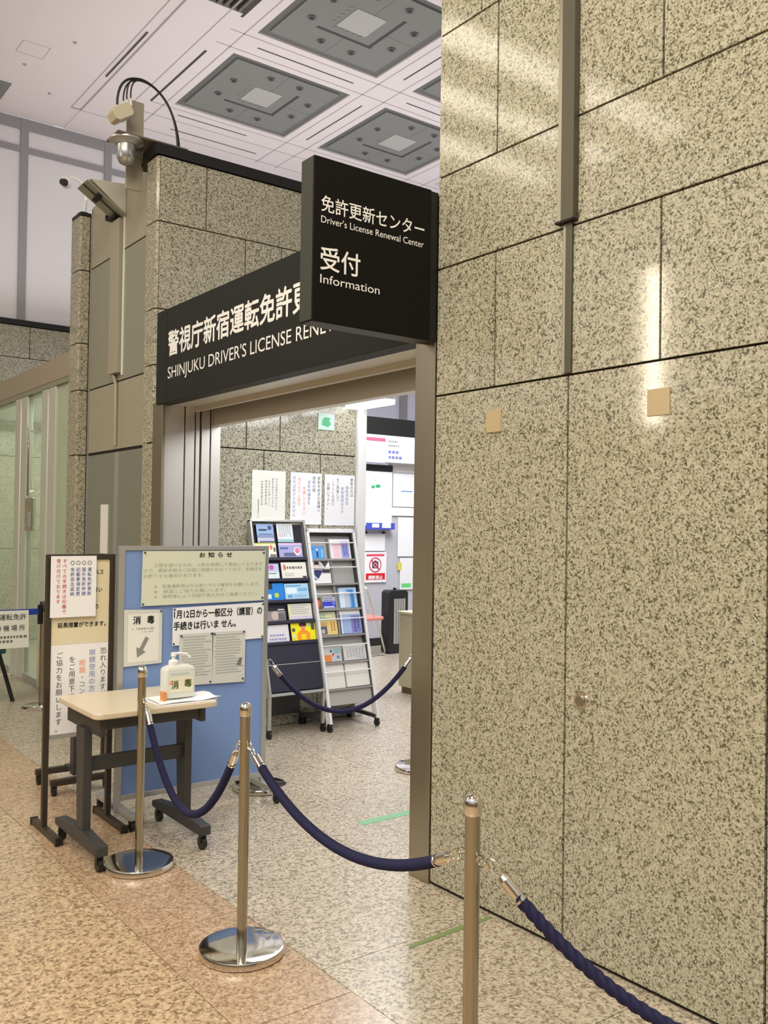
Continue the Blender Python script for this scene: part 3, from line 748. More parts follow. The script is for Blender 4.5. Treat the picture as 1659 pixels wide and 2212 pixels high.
t = sheet('notice', FB, [(1.883, 1.115), (2.617, 1.120), (2.625, 1.404), (1.888, 1.405)], 0.002, mat('paper_green_white', rgb(220, 224, 204), 0.8), 'wide pale notice at the top of the blue board')
D = 0.0035
m = MB(); letters(m, FB, 'お知らせ', 2.212, 1.368, 2.41, 1.396, M_ink, D, 0.03, spacing=1.8); part('lettering', m, t, label='bold black heading')
m = MB()
for body, a0, b, wd in (('三密を避けるため、人数を制限して実施しております', 1.950, 1.318, 0.655), ('ので、更新手続きに非常に時間がかかっており、手続きを', 1.893, 1.290, 0.71), ('お断りする場合があります。', 1.893, 1.262, 0.345),
                        ('※　写真撮影時以外は常にマスク着用をお願いします。', 1.955, 1.205, 0.635), ('※　検温にご協力お願いします。', 1.955, 1.178, 0.42), ('※　発熱等により体調不良の方はご遠慮ください。', 1.955, 1.151, 0.62)):
    letters(m, FB, body, a0, b, a0 + wd, b + 0.021, M_inkpale, D)
part('lettering', m, t, label='faded grey text lines')
part('push_pins', pins(MB(), FB, ((1.90, 1.396), (2.612, 1.392), (1.893, 1.125), (2.607, 1.135)), D), t, True)

t = sheet('notice', FB, [(2.062, 0.895), (2.619, 0.905), (2.618, 1.108), (2.063, 1.098)], 0.002, M_paperw, 'white notice with two bold black lines about January 12 on the blue board')
m = MB(); letters(m, FB, '1月12日から一般区分（講習）の', 2.070, 1.040, 2.606, 1.086, M_ink, D, 0.028); letters(m, FB, '手続きは行いま せん。', 2.068, 0.978, 2.440, 1.022, M_ink, D, 0.028); part('lettering', m, t, label='bold black lettering')
part('push_pins', pins(MB(), FB, ((2.072, 1.09), (2.612, 1.098), (2.07, 0.905), (2.61, 0.914)), D), t, True)
t = sheet('notice', FB, [(1.794, 0.804), (2.003, 0.810), (2.003, 1.094), (1.793, 1.100)], 0.002, M_papergrey, 'sheet with grey arrow pinned at the left of the blue board')
m = MB(); patch(m, FB, 1.815, 1.985, 0.825, 1.075, M_paper, D - 0.0004); part('inner_sheet', m, t)
m = MB(); letters(m, FB, '消', 1.842, 1.022, 1.882, 1.064, M_ink, D, 0.03); letters(m, FB, '毒', 1.918, 1.022, 1.958, 1.064, M_ink, D, 0.03); letters(m, FB, '※　手指消毒をお願い', 1.835, 0.992, 1.965, 1.003, M_inkgrey, D); letters(m, FB, 'いたします', 1.89, 0.976, 1.955, 0.986, M_inkgrey, D); part('lettering', m, t)
m = MB(); c = Vector((1.885, 0.902)); ca, sa = math.cos(R(242)), math.sin(R(242))
pts = [(-0.055, -0.011), (0.015, -0.011), (0.015, -0.030), (0.062, 0), (0.015, 0.030), (0.015, 0.011), (-0.055, 0.011)]
m.add([FB.p(c.x + 0.01 + a * ca - b * sa, c.y + a * sa + b * ca, D) for a, b in pts], [(0, 1, 5, 6), (2, 3, 4)], mat('arrow_grey', rgb(140, 142, 140), 0.8)); part('arrow', m, t, label='grey arrow pointing down left')
part('push_pins', pins(MB(), FB, ((1.995, 1.086),), D), t, True)
for i, (a0, a1, lb) in enumerate(((2.103, 2.300, 'left'), (2.300, 2.500, 'right'))):
    t = sheet('notice', FB, [(a0, 0.678 - 0.006 * i), (a1, 0.672 - 0.006 * i), (a1 + 0.002, 0.955), (a0 - 0.003, 0.955)], 0.004, M_papergrey, 'densely printed grey A4 sheet, %s one of the pair under the January notice' % lb, group='printed sheets on the blue board')
    m = MB(); strokes(m, FB, a0 + 0.012, a1 - 0.012, 0.72, 0.945, 15, M_inkfaint, 0.0055, fill=0.42, seed=3 + i); part('small_print', m, t)
    m = MB(); pins(m, FB, ((a0 + 0.01, 0.945), (a1 - 0.008, 0.948), (a1 - 0.012, 0.685)), 0.0055); part('push_pins', m, t, True)
    if i:
        m = MB(); m.add([FB.p(2.445, 0.765, 0.006), FB.p(2.475, 0.76, 0.006), FB.p(2.482, 0.80, 0.006), FB.p(2.468, 0.805, 0.006)], [(0, 1, 2, 3)], M_inkgrey); part('stamp_print', m, t)

# ------------------------------------------------------------------ notice stand on the left
def notice_stand():
    t = thing('notice_stand', (1.59, 4.68, 0), 'tall dark bronze notice stand with paper signs left of the table', 'sign stand')
    for x in (1.428, 1.752):
        part('post', MB().box(x - 0.014, x + 0.014, 4.666, 4.694, 0.02, 1.388, M_bronzeframe), t, bevel=0.003)
        part('foot', MB().box(x - 0.016, x + 0.016, 4.44, 4.84, 0.004, 0.034, M_bronzeframe), t, bevel=0.003)
        m = MB()
        for y in (4.435, 4.83): m.box(x - 0.018, x + 0.018, y, y + 0.018, 0.0, 0.036, M_blackpl)
        part('foot_cap', m, t)
    part('top_rail', MB().box(1.442, 1.738, 4.666, 4.694, 1.360, 1.388, M_bronzeframe), t, bevel=0.003)
    part('bottom_rail', MB().box(1.442, 1.738, 4.672, 4.69, 0.46, 0.48, M_silver), t)
    part('backing_board', MB().box(1.442, 1.738, 4.676, 4.686, 0.48, 1.362, M_paper), t)
notice_stand()
FS_ = Frame((0, 4.675, 0), (1, 0, 0), (0, 0, 1))
t = sheet('notice', FS_, rect(1.444, 1.737, 0.932, 1.360), 0.0, M_cream, 'cream notice on the bronze stand, half covered by a white sheet')
m = MB()
for body, a0, b0, a1, b1 in (('ルス', 1.663, 1.284, 1.705, 1.306), ('まい', 1.66, 1.192, 1.70, 1.216), ('の', 1.660, 1.106, 1.680, 1.128), ('延長措置ができます。', 1.475, 1.016, 1.722, 1.042)): letters(m, FS_, body, a0, b0, a1, b1, M_ink, 0.0012, 0.03)
part('lettering', m, t)
t = sheet('notice', FS_, rect(1.444, 1.737, 0.482, 0.931), 0.0, M_paperw, 'white vertical-writing notice low on the bronze stand')
m = MB()
for body, a, tp, ma in (('恐れ入りますが', 1.712, 0.905, M_ink), ('眼鏡使用の方は', 1.655, 0.90, M_inkblue), ('をご用意下さい', 1.552, 0.87, M_ink), ('ご協力をお願いします。', 1.488, 0.895, M_ink)): column(m, FS_, body, a, tp, 0.035, ma, 0.0012, pitch=0.037)
column(m, FS_, '眼鏡', 1.604, 0.85, 0.035, M_inkorange, 0.0012); column(m, FS_, '・コンタクト', 1.604, 0.775, 0.033, M_inkgrey, 0.0012)
part('lettering', m, t)
t = sheet('notice', FS_, rect(1.430, 1.661, 1.071, 1.380), 0.020, M_paperw, 'white sheet with red and blue columns at the top of the bronze stand')
m = MB()
for i, body in enumerate(('免許自主返納', '記載事項変更', '国外免許申請', '運転免許更新')):
    ring(m, FS_, 1.538 + 0.029 * i, 1.345, 0.0105, 0.003, M_inkgrey, 0.022); column(m, FS_, body, 1.538 + 0.029 * i, 1.322, 0.022, M_inkblue, 0.022, 0.01, 0.0245)
for a, body in ((1.499, 'すべての手続きは印鑑で'), (1.468, '受け付けております')): column(m, FS_, body, a, 1.366, 0.022, M_inkred, 0.022, 0.01, 0.0255)
part('lettering', m, t)

def rolling_stand():
    t = thing('rolling_stand', (1.85, 5.45, 0), 'dark rolling stand half hidden behind the bronze notice stand', 'stand')
    for y in (5.27, 5.55):
        f = part('foot', MB().box(1.64, 1.98, y - 0.018, y + 0.018, 0.055, 0.09, M_bronzeframe), t, bevel=0.003)
        caster(f, 1.66, y); caster(f, 1.96, y)
    part('column', MB().box(1.80, 1.86, 5.37, 5.43, 0.07, 0.95, M_darkgrey), t, bevel=0.004)
    part('cross_bar', MB().box(1.81, 1.85, 5.27, 5.55, 0.075, 0.10, M_darkgrey), t)
    part('pole', MB().box(1.975, 1.995, 5.39, 5.41, 0.09, 0.95, M_bronzeframe), t)
    part('link', MB().box(1.80, 1.995, 5.385, 5.415, 0.90, 0.95, M_bronzeframe), t)
rolling_stand()
# ------------------------------------------------------------------ small table with sanitiser
def table():
    t = thing('side_table', (1.74, 4.28, 0), 'small beige topped table on dark caster legs in front of the boards', 'table')
    x0, x1, y0, y1 = 1.437, 2.045, 4.005, 4.545
    pts = []
    for cx, cy, a0 in ((x1 - 0.04, y1 - 0.04, 0), (x0 + 0.04, y1 - 0.04, 90), (x0 + 0.04, y0 + 0.04, 180), (x1 - 0.04, y0 + 0.04, 270)):
        pts += [(cx + 0.04 * math.cos(R(a0 + 15 * k)), cy + 0.04 * math.sin(R(a0 + 15 * k))) for k in range(7)]
    part('table_top', MB().prism(pts, 0.672, 0.70, M_top), t, bevel=0.006)
    m = MB(); m.box(1.475, 1.505, 4.05, 4.50, 0.585, 0.672, M_darkgrey); m.box(1.965, 1.995, 4.05, 4.50, 0.60, 0.672, M_darkgrey); m.box(1.49, 1.98, 4.06, 4.09, 0.615, 0.672, M_darkgrey); m.box(1.49, 1.98, 4.46, 4.49, 0.615, 0.672, M_darkgrey)
    part('apron', m, t, bevel=0.006)
    part('cross_bar', MB().box(1.49, 1.955, 4.215, 4.245, 0.395, 0.462, M_darkgrey), t, bevel=0.004)
    for x in (1.472, 1.972):
        m = MB(); F = Frame((x, 0, 0), (0, 1, 0), (0, 0, 1)); m.prism([(4.19, 0.12), (4.27, 0.12), (4.30, 0.60), (4.19, 0.60)], -0.02, 0.02, M_darkgrey, F)
        part('leg', m, t, bevel=0.004)
        F = Frame((x, 0, 0), (0, 1, 0), (0, 0, 1))
        f = part('foot', MB().prism([(3.985, 0.072), (4.56, 0.072), (4.56, 0.105), (4.30, 0.135), (4.20, 0.135), (3.985, 0.118)], -0.029, 0.029, M_darkgrey, F), t, bevel=0.006)
        caster(f, x, 4.02, 0.031); caster(f, x, 4.53, 0.031)
table()
def tray():
    m = MB(); pts = []
    x0, x1, y0, y1 = 1.745, 2.055, 4.022, 4.245
    m.cbox(x0, x1, y0, y1, 0.7005, 0.7035, M_paperw, 0.03)
    nx = 14
    vs = []; fs = []                                      # gently rumpled cloth, its right end folded over the edge
    for i in range(nx + 1):
        for j in range(9):
            u, v = i / nx, j / 8
            x = x0 + 0.012 + (x1 - x0 + 0.0) * u; y = y0 + 0.012 + (y1 - y0 - 0.024) * v
            z = 0.706 + 0.004 * abs(math.sin(5 * u + 3 * v)) + (0.010 * math.sin(9 * v + 2) * max(0, u - 0.7) + 0.018 * max(0, u - 0.75))
            vs.append((x, y, z))
    k = len(vs); vs += [(a, b, c - 0.002) for a, b, c in vs]
    for i in range(nx):
        for j in range(8):
            q = i * 9 + j; fs.append((q, q + 9, q + 10, q + 1)); fs.append((k + q, k + q + 1, k + q + 10, k + q + 9))
    m.add(vs, fs, M_paperw)
    whole('paper_towel', m, True, label='white paper towel spread under the sanitiser bottle on the table', cat='towel')
tray()
def bottle():
    t = thing('sanitiser_bottle', (1.885, 4.14, 0.713), 'white pump sanitiser bottle on the right end of the small table', 'bottle')
    x0, x1, y0, y1 = 1.808, 1.966, 4.105, 4.18
    def rr(x0, x1, y0, y1, r):
        p = []
        for cx, cy, a0 in ((x1 - r, y1 - r, 0), (x0 + r, y1 - r, 90), (x0 + r, y0 + r, 180), (x1 - r, y0 + r, 270)):
            p += [(cx + r * math.cos(R(a0 + 18 * k)), cy + r * math.sin(R(a0 + 18 * k))) for k in range(6)]
        return p
    m = MB(); cx, cy = (x0 + x1) / 2 - 0.005, (y0 + y1) / 2
    rings = [(0.0, 0.716), (0.0, 0.848), (0.006, 0.858), (0.022, 0.866), (0.045, 0.872)]
    prev = None; base = 0; vs = []; fs = []; n = 24
    for q, (ins, z) in enumerate(rings): vs += [(a, b, z) for a, b in rr(x0 + ins, x1 - ins, y0 + ins * 0.45, y1 - ins * 0.45, max(0.006, 0.018 - ins * 0.2))]
    for q in range(len(rings) - 1): fs += [(q * n + i, q * n + (i + 1) % n, (q + 1) * n + (i + 1) % n, (q + 1) * n + i) for i in range(n)]
    fs += [tuple(range(n - 1, -1, -1)), tuple(range((len(rings) - 1) * n, len(rings) * n))]
    m.add(vs, fs, M_bottle); part('body', m, t, True)
    part('collar', MB().lathe([(0.024, 0.868), (0.024, 0.888), (0.018, 0.893), (0.010, 0.896)], M_white, (cx - 0.018, cy, 0), 28), t, True)
    m = MB(); X = cx - 0.018
    m.cyl((X, cy, 0.893), (X, cy, 0.916), 0.0085, M_white); m.cyl((X, cy, 0.912), (X, cy, 0.928), 0.014, M_white, 0.011)
    m.tube([(X - 0.012, cy, 0.924), (X + 0.03, cy - 0.003, 0.924), (X + 0.062, cy - 0.006, 0.919), (X + 0.082, cy - 0.008, 0.900)], 0.0065, M_white, 12)
    part('pump', m, t, True)
    F = Frame((0, y0 - 0.0005, 0), (1, 0, 0), (0, 0, 1))
    m = MB(); patch(m, F, 1.826, 1.950, 0.742, 0.815, mat('label_cream', rgb(236, 232, 206), 0.6), 0.0003); part('label', m, t)
    m = MB(); letters(m, F, '消', 1.838, 0.760, 1.874, 0.800, mat('label_green', rgb(72, 84, 40), 0.6), 0.001, 0.02); letters(m, F, '毒', 1.904, 0.764, 1.942, 0.802, mat('label_green', rgb(72, 84, 40), 0.6), 0.001, 0.02); part('lettering', m, t)
    m = MB(); disc(m, F, 1.836, 0.790, 0.011, mat('label_pink', rgb(246, 176, 156), 0.6), 0.0006); strokes(m, F, 1.835, 1.95, 0.825, 0.836, 1, mat('label_mint', rgb(190, 212, 206), 0.6), 0.0006, fill=0.7); part('label_print', m, t)
bottle()
whole('small_box', MB().box(1.790, 1.806, 4.085, 4.125, 0.706, 0.752, mat('orange_card', rgb(226, 150, 92), 0.6)), label='small orange box against the left side of the sanitiser bottle', cat='box', bevel=0.001)

# ------------------------------------------------------------------ leaflet racks
FA = Frame((3.364, 5.80, 0.357), (1, 0, 0), (0, 0.261, 0.965))
FR = Frame((3.836, 5.78, 0.279), (1, 0, 0), (0, 0.252, 0.968))
def rack_dark():
    t = thing('leaflet_rack', (3.6, 5.95, 0), 'dark navy leaflet rack with silver edges on casters, left of the pair', 'leaflet rack')
    m = MB(); m.box(0.0, 0.456, -0.03, 1.265, -0.045, -0.035, M_navy, FA)
    for i in range(38): m.box(0.012 + i * 0.0115, 0.017 + i * 0.0115, 1.10, 1.25, -0.035, -0.033, M_blackpl, FA)
    part('back_panel', m, t)
    for a in (-0.016, 0.456): part('side_rail', MB().box(a, a + 0.016, -0.04, 1.275, -0.05, 0.012, M_silver, FA), t, bevel=0.002)
    part('top_rail', MB().box(-0.016, 0.472, 1.262, 1.280, -0.05, 0.012, M_silver, FA), t, bevel=0.002)
    for v in (0.984, 0.820, 0.656, 0.498, 0.340): part('ledge', MB().box(0.0, 0.456, v - 0.024, v, -0.036, 0.004, M_navy, FA), t, bevel=0.003)
    m = MB(); m.box(0.0, 0.456, 0.176, 0.316, -0.03, -0.006, M_navy, FA); m.box(0.0, 0.456, -0.025, 0.170, -0.03, -0.002, M_navy, FA); m.box(0, 0.456, 0.170, 0.176, -0.03, -0.001, M_silver, FA)
    part('lower_panel', m, t, bevel=0.002)
    part('bottom_rail', MB().box(-0.016, 0.472, -0.055, -0.034, -0.04, 0.008, M_silver, FA), t, bevel=0.002)
    for x in (3.356, 3.822):
        l = part('leg', MB().box(x - 0.012, x + 0.012, 5.785, 5.81, 0.06, 0.33, M_silver), t, bevel=0.002)
        caster(l, x, 5.797, 0.026)
        b = part('base_bar', MB().box(x - 0.011, x + 0.011, 5.81, 6.13, 0.065, 0.09, M_darkgrey), t)
        caster(b, x, 6.11, 0.026)
    part('rear_panel', MB().box(3.37, 3.82, 6.122, 6.134, 0.09, 0.5, M_darkgrey), t)
rack_dark()
def rack_light():
    t = thing('leaflet_rack', (4.06, 5.95, 0), 'silver leaflet rack with white wire bars on casters, right of the pair', 'leaflet rack')
    m = MB(); m.box(0.0, 0.44, -0.08, 1.255, -0.05, -0.04, M_rackgrey, FR)
    for v in (1.19, 0.80):
        for i in range(34): m.box(0.014 + i * 0.0125, 0.020 + i * 0.0125, v, v + 0.055, -0.04, -0.038, M_rackshelf, FR)
    part('back_panel', m, t)
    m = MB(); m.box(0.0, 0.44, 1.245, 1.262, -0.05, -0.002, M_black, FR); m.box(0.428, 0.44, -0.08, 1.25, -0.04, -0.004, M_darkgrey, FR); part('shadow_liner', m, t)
    for a in (0.0, 0.440):
        l = part('side_rail', MB().box(a, a + 0.022, -0.225, 1.29, -0.05, 0.01, M_rackwhite, FR), t, bevel=0.003)
        p = FR.p(a + 0.011, -0.24, -0.02); caster(l, p.x, p.y, 0.026)
    part('top_rail', MB().box(0.0, 0.462, 1.258, 1.29, -0.05, 0.01, M_rackwhite, FR), t, bevel=0.003)
    for v in (1.043, 0.845, 0.645, 0.440, 0.232, 0.03): part('shelf', MB().box(0.0, 0.428, v - 0.012, v + 0.002, -0.04, 0.006, M_rackshelf, FR), t, bevel=0.002)
    for v in (1.175, 0.975, 0.765, 0.565, 0.359, 0.158): part('wire_bar', MB().cyl(FR.p(-0.002, v, 0.008), FR.p(0.44, v, 0.008), 0.0048, M_rackwhite, seg=10), t, True)
    m = MB(); m.box(0.196, 0.206, 0.42, 1.22, -0.04, -0.004, M_rackshelf, FR); part('divider', m, t)
    part('lower_panel', MB().box(0.0, 0.44, -0.09, 0.022, -0.04, -0.012, M_rackgrey, FR), t)
    for x in (3.853, 4.285):
        b = part('base_bar', MB().box(x - 0.013, x + 0.013, 5.74, 6.13, 0.06, 0.09, M_darkgrey), t, bevel=0.003)
        caster(b, x, 6.11, 0.026)
    part('cross_bar', MB().box(3.86, 4.27, 6.06, 6.09, 0.065, 0.09, M_darkgrey), t)
rack_light()

def leaflet(F, a0, a1, b0, b1, col, label, prints=(), stack=1, group='leaflets on the dark rack', d=-0.012, text=None):
    """one cover: prints are (u0, u1, v0, v1, colour) in fractions of the cover"""
    m = MB(); th = 0.004 * stack; base = tint(*col)
    m.box(a0, a1, b0, b1, d - th, d, base, F)
    W, H = a1 - a0, b1 - b0
    for k, pr in enumerate(prints):
        if pr[0] == 'disc': disc(m, F, a0 + pr[1] * W, b0 + pr[2] * H, pr[3] * H, tint(*pr[4]), d + 0.0004 + 0.0002 * k)
        elif pr[0] == 'poly': m.add([F.p(a0 + u * W, b0 + v * H, d + 0.0004 + 0.0002 * k) for u, v in pr[1]], [tuple(range(len(pr[1])))], tint(*pr[2]))
        elif pr[0] == 'rows': strokes(m, F, a0 + pr[1] * W, a0 + pr[2] * W, b0 + pr[3] * H, b0 + pr[4] * H, pr[5], tint(*pr[6]), d + 0.0004 + 0.0002 * k, len(pr) > 7, 0.5, int(a0 * 1000 + b0 * 77))
        else: patch(m, F, a0 + pr[0] * W, a0 + pr[1] * W, b0 + pr[2] * H, b0 + pr[3] * H, tint(*pr[4]), d + 0.0004 + 0.0002 * k)
    o = whole('leaflet', m, label=label, cat='leaflet', group=group)
    return o
SKY = (176, 200, 232); WH = (238, 238, 242)
leaflet(FA, 0.045, 0.192, 1.102, 1.250, (150, 178, 220), 'leaflet with dark bird-like shape on sky blue, top left of the dark rack', ((0, 1, 0, 0.25, (196, 196, 220)), (0, 1, 0.25, 0.4, (130, 150, 190)), (0.12, 0.6, 0.62, 0.72, (52, 62, 84)), ('disc', 0.78, 0.78, 0.12, (64, 78, 120)), (0.1, 0.9, 0.42, 0.47, (92, 116, 156)), (0.1, 1, 0.02, 0.08, (80, 84, 104))))
leaflet(FA, 0.222, 0.364, 1.106, 1.254, (222, 226, 232), 'pale leaflet with faint sketch lines, top right of the dark rack', ((0, 1, 0, 0.15, (150, 196, 204)), ('rows', 0.1, 0.9, 0.3, 0.95, 6, (164, 172, 186), 1), (0.05, 0.3, 0.3, 0.4, (238, 190, 180))))
leaflet(FA, 0.005, 0.196, 0.986, 1.097, (240, 236, 220), 'cream leaflet with coloured letters behind the board corner', ((0, 1, 0.9, 1, (228, 232, 120)), (0.72, 0.84, 0.55, 0.85, (232, 120, 84)), (0.88, 0.97, 0.4, 0.7, (96, 96, 110)), (0.7, 0.98, 0.0, 0.22, (130, 120, 120))))
leaflet(FA, 0.220, 0.430, 0.988, 1.099, (166, 168, 216), 'lilac leaflet with pink emblem, second row of the dark rack', ((0, 1, 0.85, 1, (222, 190, 226)), (0.05, 0.4, 0.55, 0.7, (84, 104, 170)), (0.2, 0.7, 0.06, 0.3, (96, 104, 140)), ('disc', 0.78, 0.42, 0.3, (232, 226, 240)), ('disc', 0.78, 0.45, 0.2, (222, 130, 160))))
leaflet(FA, 0.085, 0.198, 0.823, 0.937, (196, 200, 232), 'lavender leaflet with magenta mark, third row left of the dark rack', ((0, 1, 0, 0.45, (222, 236, 240)), ('disc', 0.45, 0.75, 0.18, (200, 90, 170)), (0.2, 0.8, 0.3, 0.36, (110, 110, 124))))
leaflet(FA, 0.222, 0.444, 0.822, 0.946, (234, 232, 224), 'white leaflet with brush letters, third row right of the dark rack', (('rows', 0.06, 0.95, 0.5, 0.82, 1, (110, 106, 100)), (0.08, 0.16, 0.5, 0.85, (206, 120, 90)), ('rows', 0.1, 0.5, 0.1, 0.35, 2, (190, 180, 160)), (0.82, 0.98, 0.0, 0.12, (70, 70, 74))))
leaflet(FA, 0.070, 0.222, 0.658, 0.785, (24, 132, 224), 'bright blue leaflet with a yellow dot, fourth row of the dark rack', ((0, 0.35, 0.65, 1, (26, 30, 44)), (0.02, 0.25, 0.08, 0.35, (214, 236, 250)), ('disc', 0.55, 0.28, 0.15, (206, 214, 40))))
leaflet(FA, 0.228, 0.440, 0.660, 0.779, (176, 216, 244), 'pale blue leaflet with printed panels, fourth row of the dark rack', ((0.05, 0.7, 0.8, 0.9, (110, 170, 222)), (0.06, 0.5, 0.35, 0.72, (222, 240, 250)), (0.55, 0.95, 0.5, 0.7, (120, 180, 226)), (0.1, 0.3, 0.08, 0.28, (110, 170, 220)), ('rows', 0.35, 0.95, 0.1, 0.3, 2, (130, 180, 220))))
leaflet(FA, 0.050, 0.210, 0.501, 0.592, (150, 138, 140), 'grey leaflet with a photo of hands, fifth row left of the dark rack', ((0, 1, 0.8, 1, (30, 30, 32)), ('disc', 0.45, 0.42, 0.38, (204, 186, 182)), (0.6, 0.95, 0.05, 0.6, (112, 106, 108)), (0.6, 0.95, 0.86, 0.95, (226, 226, 226))))
leaflet(FA, 0.238, 0.446, 0.503, 0.622, (226, 226, 214), 'off-white leaflet with text lines, fifth row right of the dark rack', (('rows', 0.08, 0.9, 0.3, 0.95, 5, (170, 170, 160)), (0, 1, 0, 0.2, (214, 206, 232)), (0, 0.06, 0, 1, (226, 222, 160))))
leaflet(FA, 0.020, 0.220, 0.342, 0.470, (226, 224, 232), 'white leaflet with lilac lettering, bottom row left of the dark rack', (('rows', 0.15, 0.85, 0.05, 0.5, 2, (150, 146, 196)), (0, 1, 0, 0.05, (190, 186, 216))))
leaflet(FA, 0.242, 0.454, 0.343, 0.493, (246, 236, 24), 'bright yellow leaflet with a person in orange, bottom row of the dark rack',
        (('poly', ((0.25, 0), (0.75, 0), (0.78, 0.3), (0.68, 0.45), (0.6, 0.5), (0.4, 0.5), (0.32, 0.45), (0.22, 0.3)), (250, 160, 20)), (0.4, 0.6, 0.02, 0.3, (250, 222, 30)), (0.43, 0.57, 0.44, 0.58, (240, 130, 60)), ('disc', 0.5, 0.68, 0.15, (236, 150, 112)), ('poly', ((0.36, 0.70), (0.64, 0.70), (0.66, 0.82), (0.58, 0.92), (0.42, 0.92), (0.34, 0.82)), (72, 24, 44)),
         (0.04, 0.16, 0.45, 0.62, (70, 90, 60)), (0.84, 0.97, 0.5, 0.85, (70, 80, 70)), (0.74, 0.82, 0.68, 0.9, (150, 190, 220)), (0.02, 0.14, 0.1, 0.3, (226, 226, 226))))
GR = 'leaflets on the silver rack'
leaflet(FR, 0.002, 0.172, 1.050, 1.150, (84, 160, 232), 'blue leaflet with a standing figure, top left of the silver rack', ((0.45, 0.55, 0.1, 0.6, (36, 60, 130)), ('disc', 0.5, 0.72, 0.1, (236, 200, 190)), (0.72, 0.8, 0.1, 0.75, (150, 206, 226)), (0.88, 1, 0, 1, (164, 168, 160)), (0.05, 0.3, 0.75, 0.85, (40, 110, 210))), group=GR)
leaflet(FR, 0.210, 0.408, 1.050, 1.208, (240, 234, 240), 'thick white leaflet stack with pink and blue columns, top right of silver rack', ((0.15, 0.5, 0.05, 0.7, (240, 206, 214)), (0.55, 0.92, 0.03, 0.88, (150, 156, 218)), ('rows', 0.62, 0.85, 0.1, 0.8, 2, (84, 84, 180), 1), (0.1, 0.9, 0.72, 0.76, (232, 150, 170))), 4, GR)
leaflet(FR, 0.002, 0.188, 0.853, 1.038, (238, 238, 240), 'leaflet with a uniformed person in a diamond photo, silver rack second row', (('poly', ((0.02, 0.95), (0.45, 0.95), (0.72, 0.62), (0.34, 0.15), (0.0, 0.5)), (190, 186, 190)), ('poly', ((0.02, 0.52), (0.3, 0.58), (0.62, 0.55), (0.36, 0.2)), (40, 54, 110)), ('disc', 0.34, 0.74, 0.11, (226, 196, 184)), ('poly', ((0.22, 0.8), (0.46, 0.8), (0.44, 0.93), (0.26, 0.94)), (26, 26, 32)), ('poly', ((0.55, 0.95), (0.95, 0.95), (0.74, 0.66)), (70, 70, 76)), (0.6, 0.98, 0.44, 0.6, (66, 66, 70)), ('poly', ((0, 0.45), (0.3, 0.14), (0.05, 0.2)), (84, 92, 104))), group=GR)
leaflet(FR, 0.002, 0.069, 0.652, 0.742, (96, 70, 34), 'small brown leaflet with an orange face, third row of silver rack', (('disc', 0.5, 0.5, 0.3, (214, 110, 90)), (0.3, 0.7, 0, 0.25, (190, 80, 70)), (0.8, 1, 0, 1, (120, 110, 60))), group=GR)
leaflet(FR, 0.077, 0.196, 0.653, 0.744, (200, 204, 226), 'violet blue leaflet with dark print, third row of silver rack', ((0, 1, 0.05, 0.6, (58, 64, 196)), ('rows', 0.05, 0.95, 0.6, 0.95, 2, (80, 84, 130)), (0.1, 0.9, 0.08, 0.2, (200, 206, 240)), (0.75, 0.95, 0.3, 0.55, (120, 130, 220))), group=GR)
leaflet(FR, 0.242, 0.410, 0.652, 0.812, (176, 206, 240), 'tall stack of striped blue leaflets, third row right of silver rack', ((0.0, 0.3, 0, 0.8, (222, 232, 244)), (0.35, 0.5, 0, 0.85, (206, 206, 226)), (0.6, 0.85, 0, 0.9, (94, 164, 226)), (0.7, 0.76, 0, 0.85, (40, 110, 180)), ('rows', 0.4, 0.9, 0.75, 0.95, 1, (50, 110, 190))), 5, GR)
leaflet(FR, 0.002, 0.186, 0.448, 0.560, (226, 206, 150), 'yellow and purple photo leaflet, fourth row left of silver rack', ((0.05, 0.48, 0.05, 0.75, (96, 90, 110)), (0.1, 0.5, 0.6, 0.85, (206, 170, 90)), ('disc', 0.28, 0.25, 0.16, (190, 190, 180)), (0.55, 1, 0, 1, (236, 206, 130)), ('rows', 0.65, 0.92, 0.1, 0.9, 2, (170, 100, 40), 1)), group=GR)
leaflet(FR, 0.004, 0.186, 0.562, 0.628, (200, 206, 176), 'pale green leaflet edge standing behind the yellow one on silver rack', (('rows', 0.1, 0.9, 0.1, 0.9, 2, (150, 176, 150)), (0.5, 0.8, 0.3, 0.7, (226, 216, 170))), group=GR, d=-0.018)
leaflet(FR, 0.226, 0.420, 0.448, 0.597, (160, 184, 228), 'blue leaflet stack with purple column, fourth row right of silver rack', ((0.5, 0.95, 0.05, 0.95, (128, 130, 194)), ('rows', 0.6, 0.92, 0.1, 0.9, 2, (84, 84, 150), 1), (0, 0.06, 0, 1, (236, 236, 246))), 4, GR)
leaflet(FR, 0.222, 0.420, 0.599, 0.640, (242, 242, 246), 'white sheet edge above the blue stack on silver rack', (), 2, GR, d=-0.016)
leaflet(FR, 0.004, 0.192, 0.240, 0.349, (206, 204, 204), 'leaflet with orange patch and teal marks, fifth row left of silver rack', ((0.02, 0.5, 0.02, 0.5, (236, 140, 74)), ('disc', 0.5, 0.75, 0.09, (40, 96, 110)), (0.6, 0.95, 0.55, 0.9, (150, 190, 200)), (0.75, 0.9, 0.2, 0.4, (96, 150, 190)), (0.55, 0.62, 0.4, 0.6, (206, 70, 60))), group=GR)
leaflet(FR, 0.214, 0.430, 0.240, 0.362, (214, 214, 216), 'grey printed leaflet with vertical text, fifth row right of silver rack', (('rows', 0.1, 0.9, 0.05, 0.75, 6, (168, 168, 172), 1), (0, 1, 0.85, 1, (238, 238, 240))), group=GR)
leaflet(FR, 0.002, 0.196, 0.036, 0.226, (234, 232, 226), 'blank white leaflet stack, bottom left of silver rack', ((0, 1, 0.5, 0.52, (214, 212, 208)),), 4, GR)
